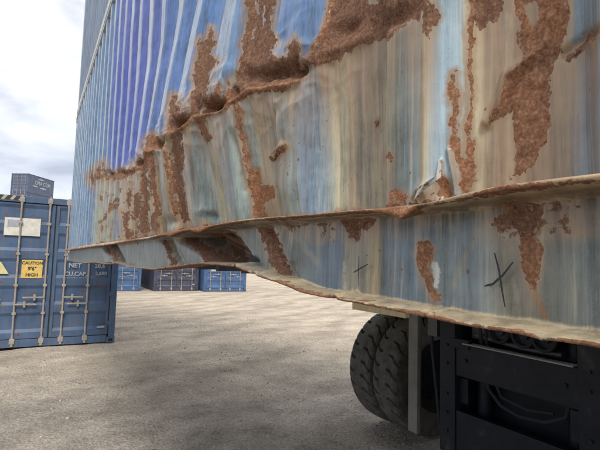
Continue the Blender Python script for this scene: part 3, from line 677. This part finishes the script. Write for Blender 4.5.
# bent bolt sticking through the side, loose flap of torn sheet, screws
bm = bmesh.new()
a = onx(272.5, 158, .455); b = onx(283, 147, .475); tube(bm, [a, b], .0055, 10); cyl(bm, a+np.array([-.002, 0, -.002]), a+np.array([.004, 0, .003]), .008, seg=8)
me2 = bpy.data.meshes.new('bent_bolt'); bm.to_mesh(me2); bm.free(); under_main('bent_bolt', me2, paint_mat('rusty_iron', (.15, .075, .045), 1, .9, 8))
bm = bmesh.new()   # torn tongue beside the foot of the panel
ring = [(438, 158), (441.5, 164), (441, 177), (437, 180), (426, 188), (417, 196), (414, 200), (417, 191), (426, 182), (436, 175.5), (438, 168)]
outer = [bm.verts.new(onx(x, y, .452+.018*abs(x-430)/16)) for x, y in ring]; inner = [bm.verts.new(onx(x, y, .457+.018*abs(x-430)/16)) for x, y in ring]
bm.faces.new(outer); bm.faces.new(inner[::-1])
for i in range(len(ring)): j = (i+1) % len(ring); bm.faces.new((outer[i], inner[i], inner[j], outer[j]))
me2 = bpy.data.meshes.new('torn_flap'); bm.to_mesh(me2); bm.free(); under_main('torn_flap', me2, paint_mat('dirty_white_flap', (.42, .43, .40), .6, .6, 8))

# ---- second container locked on top of it
topm = paint_mat('dull_grey_blue_steel', (.125, .175, .26), .1, .55, fade=.2)
upper, _ = make_container('shipping_container', SFAR-SNEAR, 2.44, 2.59, topm, pale)
upper.location = (T0+1.222, SFAR, ZB+CHT+.012); upper.rotation_euler = (0, 0, -math.pi/2)
tag(upper, 'dull grey-blue container stacked directly on top of the crumpled blue one', 'container', 'containers carried by the machine')

# ------------------------------------------------------------------ ground
def ground_mat():
    m, t, p = new_mat('compacted_gravel', .95); p.inputs['Specular IOR Level'].default_value = .15
    c = nn(t, 'ShaderNodeTexCoord'); sx = nn(t, 'ShaderNodeSeparateXYZ'); t.links.new(c.outputs['Object'], sx.inputs[0])
    big = noise(t, .35, 6, .6); mid = noise(t, 1.9, 9, .7); fine = noise(t, 40, 6, .7); track = noise(t, .7, 7, .62, stretch=(.6, 1.3, 1))
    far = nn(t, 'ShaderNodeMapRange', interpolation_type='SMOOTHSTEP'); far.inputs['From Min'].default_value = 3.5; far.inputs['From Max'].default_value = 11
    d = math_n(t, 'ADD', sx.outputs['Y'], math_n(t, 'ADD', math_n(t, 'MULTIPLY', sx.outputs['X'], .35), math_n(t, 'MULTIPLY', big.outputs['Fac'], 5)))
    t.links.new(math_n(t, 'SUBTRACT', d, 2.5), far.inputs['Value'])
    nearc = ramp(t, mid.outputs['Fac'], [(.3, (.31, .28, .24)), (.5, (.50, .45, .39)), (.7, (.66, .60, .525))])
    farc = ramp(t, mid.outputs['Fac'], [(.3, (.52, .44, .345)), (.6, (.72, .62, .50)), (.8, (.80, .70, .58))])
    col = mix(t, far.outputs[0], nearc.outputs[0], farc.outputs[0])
    tr = ramp(t, track.outputs['Fac'], [(.40, (.80, .80, .81)), (.54, (1, 1, 1)), (.68, (1.08, 1.08, 1.06))])
    col = mix(t, 1, col, tr.outputs[0], 'MULTIPLY')
    fr = ramp(t, fine.outputs['Fac'], [(.35, (.60, .59, .58)), (.5, (1, 1, 1)), (.66, (1.35, 1.33, 1.31))]); col = mix(t, .9, col, fr.outputs[0], 'MULTIPLY')
    vo = nn(t, 'ShaderNodeTexVoronoi'); vo.inputs['Scale'].default_value = 26; t.links.new(c.outputs['Object'], vo.inputs['Vector'])
    vs = ramp(t, vo.outputs['Distance'], [(.0, (1.12, 1.12, 1.12)), (.6, (.86, .86, .86))]); col = mix(t, .7, col, vs.outputs[0], 'MULTIPLY')
    wv = nn(t, 'ShaderNodeTexWave', wave_type='BANDS'); wv.inputs['Scale'].default_value = .16; wv.inputs['Distortion'].default_value = 9; wv.inputs['Detail'].default_value = 4; wv.inputs['Detail Scale'].default_value = .6
    rm = nn(t, 'ShaderNodeMapping'); rm.inputs['Rotation'].default_value = (0, 0, .9); t.links.new(c.outputs['Object'], rm.inputs[0]); t.links.new(rm.outputs[0], wv.inputs['Vector'])
    wr = ramp(t, wv.outputs['Fac'], [(.0, (.80, .79, .79)), (.22, (1, 1, 1)), (.85, (1, 1, 1)), (1, (.88, .88, .88))]); col = mix(t, .8, col, wr.outputs[0], 'MULTIPLY')
    t.links.new(col, p.inputs['Base Color'])
    h = math_n(t, 'ADD', math_n(t, 'MULTIPLY', mid.outputs['Fac'], 2.2), math_n(t, 'ADD', math_n(t, 'MULTIPLY', fine.outputs['Fac'], .7), math_n(t, 'MULTIPLY', vo.outputs['Distance'], -.5)))
    bump(t, p, h, 1.0, .04)
    return m
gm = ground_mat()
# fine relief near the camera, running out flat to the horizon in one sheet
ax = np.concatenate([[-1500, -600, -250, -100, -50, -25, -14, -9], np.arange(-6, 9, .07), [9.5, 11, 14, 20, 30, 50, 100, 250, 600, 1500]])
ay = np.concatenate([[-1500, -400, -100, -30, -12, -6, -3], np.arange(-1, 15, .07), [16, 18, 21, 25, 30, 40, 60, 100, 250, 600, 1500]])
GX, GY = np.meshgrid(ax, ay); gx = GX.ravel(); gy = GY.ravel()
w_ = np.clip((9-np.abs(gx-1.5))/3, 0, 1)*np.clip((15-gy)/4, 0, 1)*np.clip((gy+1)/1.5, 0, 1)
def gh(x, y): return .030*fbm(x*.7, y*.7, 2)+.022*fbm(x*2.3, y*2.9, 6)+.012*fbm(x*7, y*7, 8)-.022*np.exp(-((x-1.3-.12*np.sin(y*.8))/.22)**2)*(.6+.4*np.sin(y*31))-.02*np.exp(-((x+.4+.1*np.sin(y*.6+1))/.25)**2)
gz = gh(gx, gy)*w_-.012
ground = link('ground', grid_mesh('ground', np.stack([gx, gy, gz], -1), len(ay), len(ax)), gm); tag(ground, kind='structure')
ground['label'] = 'pale compacted gravel yard with ruts'
# loose stones
stone_m, t, p = new_mat('loose_stone', .9); oi = noise(t, 3.0, 2); rr = ramp(t, oi.outputs['Fac'], [(.3, (.16, .15, .14)), (.5, (.34, .31, .28)), (.7, (.62, .59, .55))]); t.links.new(rr.outputs[0], p.inputs['Base Color'])
vs, fs = [], []
ico = bmesh.new(); bmesh.ops.create_icosphere(ico, subdivisions=1, radius=1); base = np.array([v.co[:] for v in ico.verts]); bf = [[v.index for v in f.verts] for f in ico.faces]; ico.free()
rng = np.random.RandomState(4)
for i in range(24000):
    y = .6+rng.rand()**1.3*13; x = -5+rng.rand()*11
    clump = vnoise(np.array([x*1.1]), np.array([y*1.1]), 12)[0]
    if rng.rand() > clump*1.15: continue
    r = .004+.012*rng.rand()**3+(.012 if rng.rand() < .01 else 0)
    b = base*np.array([1, .6+.5*rng.rand(), .4+.3*rng.rand()])*r*(.8+.4*rng.rand(12, 1)); a = rng.rand()*6.28; c, s_ = math.cos(a), math.sin(a)
    b = np.stack([b[:, 0]*c-b[:, 1]*s_, b[:, 0]*s_+b[:, 1]*c, b[:, 2]], -1)
    zz = gh(np.array([x]), np.array([y]))[0]-.012; n = len(vs)*12
    vs.append(b+[x, y, zz+r*.2]); fs += [[q+n for q in f] for f in bf]
me = bpy.data.meshes.new('gravel'); me.from_pydata(np.concatenate(vs).tolist(), [], fs); g = link('gravel', me, stone_m); tag(g, 'small loose grey and pale stones scattered on the yard', 'gravel', kind='stuff')

# ------------------------------------------------------------------ text helper
def text_mesh(txt, size, depth=.002, bold=0.0, spacing=1.0, align='CENTER'):
    cu = bpy.data.curves.new('txt', 'FONT'); cu.body = txt; cu.size = size; cu.extrude = depth; cu.offset = bold; cu.space_character = spacing; cu.align_x = align; cu.resolution_u = 3
    o = bpy.data.objects.new('txt', cu); COL.objects.link(o); dg = bpy.context.evaluated_depsgraph_get(); me = bpy.data.meshes.new_from_object(o.evaluated_get(dg)); bpy.data.objects.remove(o); bpy.data.curves.remove(cu)
    return me
def put_text(name, txt, size, mat, parent, M4, **kw):
    me = text_mesh(txt, size, **kw); me.transform(M4); return link(name, me, mat, parent)
def flat_mat(name, rgb, rough=.6):
    m, t, p = new_mat(name, rough); n = noise(t, 12, 5); r = ramp(t, n.outputs['Fac'], [(.3, tuple(c*.8 for c in rgb)), (.7, tuple(min(1, c*1.1) for c in rgb))]); t.links.new(r.outputs[0], p.inputs['Base Color']); return m
white_ink = flat_mat('white_lettering', (.36, .39, .43)); black_ink = flat_mat('black_lettering', (.04, .035, .03)); yellow_st = flat_mat('yellow_sticker', (.72, .50, .14)); white_st = flat_mat('pale_sticker', (.68, .66, .58)); grey_st = flat_mat('grey_print', (.36, .38, .44)); tan_pl = flat_mat('tan_plate', (.36, .30, .26)); blkyel = flat_mat('stripe_black', (.035, .035, .04))

# ---- blue container to the left, door end facing
# local frame here: door face normal -x(local) ; rotate so local -x -> world -Y : local x -> +Y, local y -> -X
navy = paint_mat('mid_blue_paint', (.050, .100, .19), .5, .5, fade=.22)
cx0 = .30
def left_bars(sgn):    # world x of the bars -> local y = cx0 - x
    return (cx0-.52, cx0-.95) if sgn < 0 else (cx0-.19, cx0+.29)
left, ldoors = make_container('shipping_container', 12.19, 2.44, 2.896, navy, bars=left_bars, hand=True)
left.location = (cx0, 10.156, 0); left.rotation_euler = (0, 0, math.pi/2)
tag(left, 'tall blue container at left, its closed doors with yellow caution sticker facing the camera', 'container', 'containers standing in the yard')
def face(x, z, d=-.012):   # world x,z -> transform of flat text on the door face, local coordinates
    return Matrix.Translation((d, cx0-x, z)) @ Matrix(((0, 0, -1, 0), (-1, 0, 0, 0), (0, 1, 0, 0), (0, 0, 0, 1)))
dl, drr = ldoors[1], ldoors[0]
def decal(name, x0, x1, z0, z1, mat, parent, d=.024, lab=None):
    o = obj(name, B(((d, cx0-x1, z0), (d+.003, cx0-x0, z1))), mat, parent)
    if lab: o['label'] = lab
    return o
wst = decal('sticker', -.55, .045, 2.12, 2.46, white_st, dl, lab='white paper sticker'); decal('printed_block', -.50, -.30, 2.28, 2.42, grey_st, wst, .0225)
yst = decal('sticker', -.22, .13, 1.31, 1.66, yellow_st, dl, lab='yellow caution height sticker')
put_text('lettering', 'CAUTION', .078, black_ink, yst, face(-.045, 1.575, .0215), bold=.002)
put_text('lettering', "9'6\"", .095, black_ink, yst, face(-.045, 1.46, .0215), bold=.003)
put_text('lettering', 'HIGH', .085, black_ink, yst, face(-.045, 1.345, .0215), bold=.002)
bm = bmesh.new(); tri = [(-.72, 1.385), (-.42, 1.385), (-.56, 1.62)]
a = [bm.verts.new((.021, cx0-x, z)) for x, z in tri]; b = [bm.verts.new((.024, cx0-x, z)) for x, z in tri]; bm.faces.new(a); bm.faces.new(b[::-1])
for i in range(3): bm.faces.new((a[i], b[i], b[(i+1) % 3], a[(i+1) % 3]))
o = obj('sticker', bm, flat_mat('cream_triangle', (.66, .58, .30)), dl); o['label'] = 'cream warning triangle sticker'
decal('data_plate', -.66, -.52, .66, .92, tan_pl, dl)
put_text('lettering', 'NET', .125, white_ink, drr, face(.70, 1.53, .020), bold=.003)
put_text('lettering', 'CU.CAP.', .11, white_ink, drr, face(.72, 1.365, .020), bold=.003)
put_text('lettering', '28,6', .115, white_ink, drr, face(1.16, 1.53, .020), bold=.002)
put_text('lettering', '2,690', .10, white_ink, drr, face(1.19, 1.38, .020), bold=.002)
decal('small_label', 1.17, 1.32, .30, .345, white_ink, drr)
obj('height_stripe', B(((.006, .62, 2.80), (.009, 1.05, 2.88))), flat_mat('faded_stripe', (.45, .40, .27)), left)
bm = bmesh.new()
for k in range(3):
    y0 = .66+k*.14; q = [(.003, y0, 2.80), (.003, y0+.08, 2.80), (.003, y0+.03, 2.88), (.003, y0-.05, 2.88)]
    a = [bm.verts.new(v) for v in q]; b = [bm.verts.new((.0055, v[1], v[2])) for v in q]; bm.faces.new(a); bm.faces.new(b[::-1])
    for i in range(4): bm.faces.new((a[i], b[i], b[(i+1) % 4], a[(i+1) % 4]))
obj('hazard_bars', bm, blkyel, left)

# ---- far containers
bright = paint_mat('bright_blue_paint', (.038, .105, .24), .3, .5); ink_blue = paint_mat('dark_navy_paint', (.035, .045, .085), .5, .5)
far1, fd = make_container('shipping_container', 6.06, 2.44, 2.59, bright)
far1.rotation_euler = (0, 0, math.pi/2); far1.location = (3.70, 25.1, 0)
tag(far1, 'bright blue container far off, first right of the tall blue one, partly behind it', 'container', 'containers standing in the yard')
far2, fd2 = make_container('shipping_container', 6.06, 2.44, 2.59, ink_blue)
far2.rotation_euler = (0, 0, R(88)); far2.location = (6.75, 24.9, 0)
tag(far2, 'dark navy container far off with a small green sign, between two bright blue ones', 'container', 'containers standing in the yard')
o = obj('sign', B(((-.03, .12, 1.33), (-.026, .62, 1.66))), flat_mat('green_sign', (.10, .42, .12)), fd2[1]); o['label'] = 'small green sign'
o = obj('sticker', B(((.015, .72, 1.15), (.018, 1.0, 1.62))), flat_mat('tan_sticker', (.52, .44, .36)), fd2[1]); o['label'] = 'tan sticker'
o = obj('sticker', B(((-.03, .30, 1.9), (-.026, .52, 2.1))), white_st, fd2[1]); o['label'] = 'round pale sticker'
far3, fd3 = make_container('shipping_container', 6.06, 2.44, 2.59, bright)
far3.rotation_euler = (0, 0, R(84)); far3.location = (9.27, 24.1, 0)
tag(far3, 'bright blue container farthest right of the distant ones, with a dark shaded side', 'container', 'containers standing in the yard')
o = obj('sticker', B(((.015, .55, 1.1), (.018, .85, 1.65))), flat_mat('greenish_sticker', (.45, .50, .42)), fd3[1]); o['label'] = 'pale green sticker'
o = obj('sticker', B(((-.03, .12, 1.95), (-.026, .32, 2.12))), white_st, fd3[1]); o['label'] = 'small white sticker'
for dd, bb in ((fd3[0], ((.015, -.9, 2.2), (.018, -.45, 2.28))), (fd3[0], ((.015, -.9, 2.05), (.018, -.5, 2.12))), (fd2[0], ((.015, -.9, 2.1), (.018, -.5, 2.2))), (fd2[0], ((.015, -.9, 1.9), (.018, -.5, 1.98))), (fd2[0], ((.015, -1.0, .3), (.018, -.85, .38)))): obj('marking', B(bb), white_ink, dd)

# ---- stack with the shipping line's name, far behind
slate = paint_mat('slate_blue_paint', (.075, .105, .18), .1, .5)
st0, _ = make_container('shipping_container', 6.06, 2.44, 2.6, slate, hand=False)
A0 = Vector((-1.6, 73.0, 0)); A1 = Vector((1.35, 77.5, 0)); ang = math.atan2(A1.y-A0.y, A1.x-A0.x)
nrm = Vector((math.sin(ang), -math.cos(ang), 0))
base_p = A0-nrm*1.22
for k in range(5):
    c = st0 if k == 0 else copy_tree(st0)
    c.location = (base_p.x, base_p.y, k*2.61-.0); c.rotation_euler = (0, 0, ang)
    tag(c, ('lowest slate blue container of the far stack, standing on the yard', 'second slate blue container up from the ground in the far stack', 'middle slate blue container of the far five-high stack', 'slate blue container directly under the topmost one of the far stack', 'topmost slate blue container of the far stack, with the white company name')[k], 'container', 'stack of slate containers far behind')
    if k == 4: topc = c
def side(x, z, d=-.012): return Matrix.Translation((x, -1.22+d, z)) @ Matrix(((1, 0, 0, 0), (0, 0, -1, 0), (0, 1, 0, 0), (0, 0, 0, 1)))
sp_ = [o for o in bpy.data.objects if o.parent == topc and o.name.startswith('side_panel')][0]
put_text('lettering', 'CMA CGM', .78, white_ink, topc, side(3.3, 1.35), bold=.02)
def swoosh(bm, x0, x1, z, h, y):
    n = 10; pr = None
    for i in range(n+1):
        u = i/n; x = x0+(x1-x0)*u; c = h*math.sin(math.pi*u); a = bm.verts.new((x, y, z+.4*h*math.sin(math.pi*u))); b = bm.verts.new((x, y, z+.4*h*math.sin(math.pi*u)-c*.55-.01))
        if pr: bm.faces.new((pr[0], a, b, pr[1]))
        pr = (a, b)
for a_ in ((2.1, 3.6, 2.14, .4), (.9, 2.4, 1.02, .35), (2.6, 4.4, .92, .45)):
    bm = bmesh.new(); swoosh(bm, *a_, -1.235); obj('emblem', bm, white_ink, topc)

# ------------------------------------------------------------------ container handler
blk, t, p = new_mat('black_mast_steel', .55); p.inputs['Specular IOR Level'].default_value = .3; n_ = noise(t, 5, 7, .65); r_ = ramp(t, n_.outputs['Fac'], [(.35, (.006, .008, .014)), (.6, (.013, .016, .024)), (.72, (.06, .055, .048))]); t.links.new(r_.outputs[0], p.inputs['Base Color']); greyst = paint_mat('greased_grey_steel', (.07, .07, .066), .2, .5, 3); yel = paint_mat('cream_yellow_paint', (.86, .70, .40), -.2, .5, 1.5)
def tyre_mat():
    m, t, p = new_mat('dusty_rubber', .9); n = noise(t, 9, 7, .7); r = ramp(t, n.outputs['Fac'], [(.3, (.040, .038, .034)), (.7, (.15, .14, .12))]); t.links.new(r.outputs[0], p.inputs['Base Color']); bump(t, p, noise(t, 70, 4).outputs['Fac'], .4, .004); return m
tyr = tyre_mat()
MX = 3.05                         # front plane of the mast
hd = empty('container_handler', (MX+1.5, 2.15, 0))
tag(hd, 'heavy yellow lift machine with black mast and dual tyres under the crumpled container', 'lift truck')
def hp(name, bm, mat, par=None, smooth=False):
    o = obj(name, bm, mat, None, smooth); o.data.transform(Matrix.Translation((-(MX+1.5), -2.15, 0))); o.parent = par or hd; return o
def tyre(y0, y1, xc, R0, par_label=None):
    """one tyre with angled tread lugs, axis along world Y"""
    w = y1-y0; ym = (y0+y1)/2; nseg = 120; lugs = 27
    prof = [(-.5, .60), (-.5, .72), (-.505, .86), (-.47, .945), (-.41, .985), (-.33, 1), (-.2, 1.004), (-.1, 1.006), (0, 1.008), (.1, 1.006), (.2, 1.004), (.33, 1), (.41, .985), (.47, .945), (.505, .86), (.5, .72), (.5, .60)]
    prof2 = []
    for (a, ra), (b, rb) in zip(prof[:-1], prof[1:]):
        n_ = 4 if abs(a)+abs(b) < .95 else 2
        for k in range(n_): prof2.append((a+(b-a)*k/n_, ra+(rb-ra)*k/n_))
    prof2.append(prof[-1])
    nseg = 648; bm = bmesh.new(); rings = []
    for i in range(nseg):
        th = 2*math.pi*i/nseg; ring = []
        for a, r in prof2:
            rr = r*R0
            if abs(a) < .49:
                # grooves run from each shoulder inwards, slanting
                aa = abs(a); ph = (th*lugs/(2*math.pi)+1.7*a+.10*math.sin(a*16)+(.5 if a > 0 else 0)) % 1
                gw = .085+.12*max(0, aa-.3)
                depth = .042*(1 if aa > .15 else 0)*max(0, 1-abs(ph-.5)/gw)**.2 if abs(ph-.5) < gw else 0
                rr -= depth
                ph2 = (th*lugs/(2*math.pi)) % 1
            ring.append(bm.verts.new((xc+rr*math.cos(th), ym+a*w, R0+rr*math.sin(th))))
        rings.append(ring)
    for i in range(nseg):
        A, Bq = rings[i], rings[(i+1) % nseg]
        for k in range(len(A)-1): bm.faces.new((A[k], A[k+1], Bq[k+1], Bq[k]))
    return bm
def rimm(y0, y1, xc, R0, r):
    bm = bmesh.new(); cyl(bm, (xc, y0+.05, R0), (xc, y1-.05, R0), r, seg=40); cyl(bm, (xc, y0+.03, R0), (xc, y0+.052, R0), r*.99, r*.9, seg=40, caps=False); cyl(bm, (xc, y0+.0, R0), (xc, y0+.06, R0), .14, .17, seg=24)
    for k in range(10):
        a = k*math.pi/5; cyl(bm, (xc+.24*math.cos(a), y0+.025, R0+.24*math.sin(a)), (xc+.24*math.cos(a), y0+.06, R0+.24*math.sin(a)), .017, seg=6)
    return bm
RT = .62; XC = 3.70
for (y0, y1) in ((3.40, 3.765), (3.80, 4.165), (.14, .505), (.54, .905)):
    tb = tyre(y0, y1, XC, RT)
    w = hp('wheel', tb, tyr, smooth=False); hp('rim', rimm(y0, y1, XC, RT, .385), blk, w)
for (y0, y1) in ((3.1, 3.45), (.85, 1.2)):
    w = hp('wheel', tyre(y0, y1, XC+3.6, .52), tyr); hp('rim', rimm(y0, y1, XC+3.6, .52, .30), yel, w)
hp('axle', cyl(bmesh.new(), (XC, .2, RT), (XC, 4.1, RT), .16, seg=20), blk)
# fenders: yellow plates over the front duals
hp('fender', B(((3.02, 3.19, 1.262), (4.30, 4.02, 1.345)), bev=.012), yel)
hp('fender', B(((3.02, .28, 1.262), (4.30, 1.10, 1.345)), bev=.012), yel)
hp('fender_stop', B(((3.05, 4.024, 1.255), (3.12, 4.055, 1.285)), bev=.006), blk)
# mast
hp('mast_rail', B(((MX, 2.64, .22), (MX+.09, 2.80, 6.2)), ((MX+.09, 2.66, .22), (MX+.30, 2.69, 6.2)), ((MX+.09, 2.752, .22), (MX+.30, 2.782, 6.2)), bev=.006), blk)
hp('mast_rail', B(((MX, 1.50, .22), (MX+.09, 1.655, 6.2)), ((MX+.09, 1.52, .22), (MX+.30, 1.55, 6.2)), bev=.006), blk)
postm = paint_mat('dusty_brown_post', (.17, .16, .14), .1, .6, 3)
hp('mast_post', B(((MX+.02, 3.085, .24), (MX+.06, 3.20, 1.30)), ((MX+.064, 3.17, .24), (MX+.16, 3.185, 1.30)), bev=.004), postm)
hp('mast_post', B(((MX+.02, 1.10, .24), (MX+.06, 1.22, 1.30)), bev=.004), greyst)
hp('crossbar', B(((MX+.01, 1.658, .865), (MX+.07, 2.636, 1.125)), ((MX-.004, 2.50, 1.09), (MX+.05, 2.70, 1.165)), bev=.005), blk)
hp('crossbar', B(((MX+.01, 1.658, .16), (MX+.07, 2.636, .585)), bev=.005), blk)
hp('lit_edge_strip', B(((MX-.006, 1.68, 1.128), (MX+.075, 2.56, 1.139)), bev=.003), paint_mat('lit_edge_tone', (.30, .29, .27), .2, .4, 4))  # pale strip added as a painted highlight along the crossbar's edge
hp('grease_pipe', tube(bmesh.new(), [(MX+.12, 2.52, 1.20), (MX+.12, 2.1, 1.165), (MX+.12, 1.82, 1.17)], .016, 10), greyst)
hp('lift_cylinder', cyl(bmesh.new(), (MX+.22, 2.52, .3), (MX+.22, 2.52, 5.0), .055, seg=24), blk, smooth=False)
hp('lift_cylinder', cyl(bmesh.new(), (MX+.22, 1.78, .3), (MX+.22, 1.78, 5.0), .055, seg=24), blk)
hp('bracket', B(((MX+.03, 2.86, 1.14), (MX+.14, 2.97, 1.32)), bev=.005), greyst)
hp('bracket', B(((MX+.16, 2.44, 1.16), (MX+.40, 2.60, 1.5)), bev=.01), greyst)
for yy in (2.28, 2.08, 1.92):
    bm = bmesh.new(); cyl(bm, (MX+.10, yy, 1.27), (MX+.18, yy, 1.27), .085, seg=28); cyl(bm, (MX+.08, yy, 1.27), (MX+.20, yy, 1.27), .035, seg=16); hp('hose_reel', bm, blk)
    bm = bmesh.new(); pts = [(MX+.07, yy+.085*math.cos(a*math.pi/10), 1.27+.085*math.sin(a*math.pi/10)) for a in range(-11, 2)]+[(MX+.07, yy+.085, 1.8)]; tube(bm, pts, .012, 8); hp('hose', bm, rubber_seal)
# body behind the mast
hp('front_plate', B(((MX+.34, 1.16, .30), (MX+.38, 3.11, 1.80)), bev=.01), blk)
hp('chassis', B(((MX+.385, 1.15, .35), (MX+5.3, 3.12, 1.0)), bev=.04), blk)
bm = B(((MX+2.6, 1.10, 1.0), (MX+5.4, 3.18, 1.75)), bev=.08); body = hp('body', bm, yel)
hp('side_guard', B(((MX+.39, 1.2, 1.003), (MX+2.55, 3.1, 1.12)), bev=.02), blk)
cab = hp('cab', B(((MX+1.5, 1.65, 1.12), (MX+2.9, 1.72, 1.75)), ((MX+1.5, 2.58, 1.12), (MX+2.9, 2.65, 1.75)), ((MX+2.84, 1.72, 1.12), (MX+2.9, 2.58, 1.75)), ((MX+1.5, 1.65, 2.9), (MX+2.9, 2.65, 3.0)), *[((MX+xx, yy, 1.75), (MX+xx+.06, yy+.06, 2.9)) for xx in (1.5, 2.84) for yy in (1.65, 2.59)], bev=.01), yel)
gl, t, p = new_mat('cab_glass', .05); p.inputs['Base Color'].default_value = (.35, .42, .42, 1); p.inputs['Transmission Weight'].default_value = .8
hp('window', B(((MX+1.52, 1.715, 1.13), (MX+1.53, 2.585, 2.895)), ((MX+1.565, 1.67, 1.76), (MX+2.835, 1.68, 2.895)), ((MX+1.565, 2.62, 1.76), (MX+2.835, 2.63, 2.895))), gl, cab)
hp('seat', B(((MX+1.95, 1.9, 1.13), (MX+2.4, 2.4, 1.45)), ((MX+2.35, 1.9, 1.45), (MX+2.5, 2.4, 2.05)), bev=.05), rubber_seal, cab)

for (yy, zz) in [(2.72, .40), (2.72, .55), (2.72, .70), (2.72, .95), (2.72, 1.10), (1.58, .45), (1.58, .7), (1.58, 1.0), (1.58, 1.12)]:
    hp('bolt', cyl(bmesh.new(), (MX-.012, yy, zz), (MX+.004, yy, zz), .014, seg=6), blk)
for yy in (1.74, 2.54): hp('bolt', cyl(bmesh.new(), (MX-.004, yy, 1.0), (MX+.014, yy, 1.0), .018, seg=6), blk)
hp('gusset', B(((MX+.06, 2.56, .64), (MX+.075, 2.64, .84)), bev=.003), blk)
hp('gusset', B(((MX+.06, 1.66, .64), (MX+.075, 1.74, .84)), bev=.003), blk)
hp('hydraulic_hose', tube(bmesh.new(), [(MX+.09, 2.46, 1.3), (MX+.10, 2.45, 1.0), (MX+.11, 2.40, .80), (MX+.12, 2.30, .70), (MX+.13, 2.15, .66), (MX+.13, 1.95, .68), (MX+.12, 1.80, .76), (MX+.10, 1.74, .95)], .014, 8), rubber_seal)
hp('hydraulic_hose', tube(bmesh.new(), [(MX+.10, 2.42, 1.3), (MX+.12, 2.40, .95), (MX+.13, 2.30, .76), (MX+.15, 2.1, .72), (MX+.15, 1.9, .75)], .011, 8), rubber_seal)
hp('hydraulic_hose', tube(bmesh.new(), [(MX+.07, 2.98, 1.5), (MX+.07, 2.95, 1.0), (MX+.08, 2.90, .6), (MX+.1, 2.88, .3)], .015, 8), rubber_seal)
hp('drip_tray', B(((MX-.002, 1.66, .10), (MX+.09, 2.63, .13)), bev=.006), greyst)
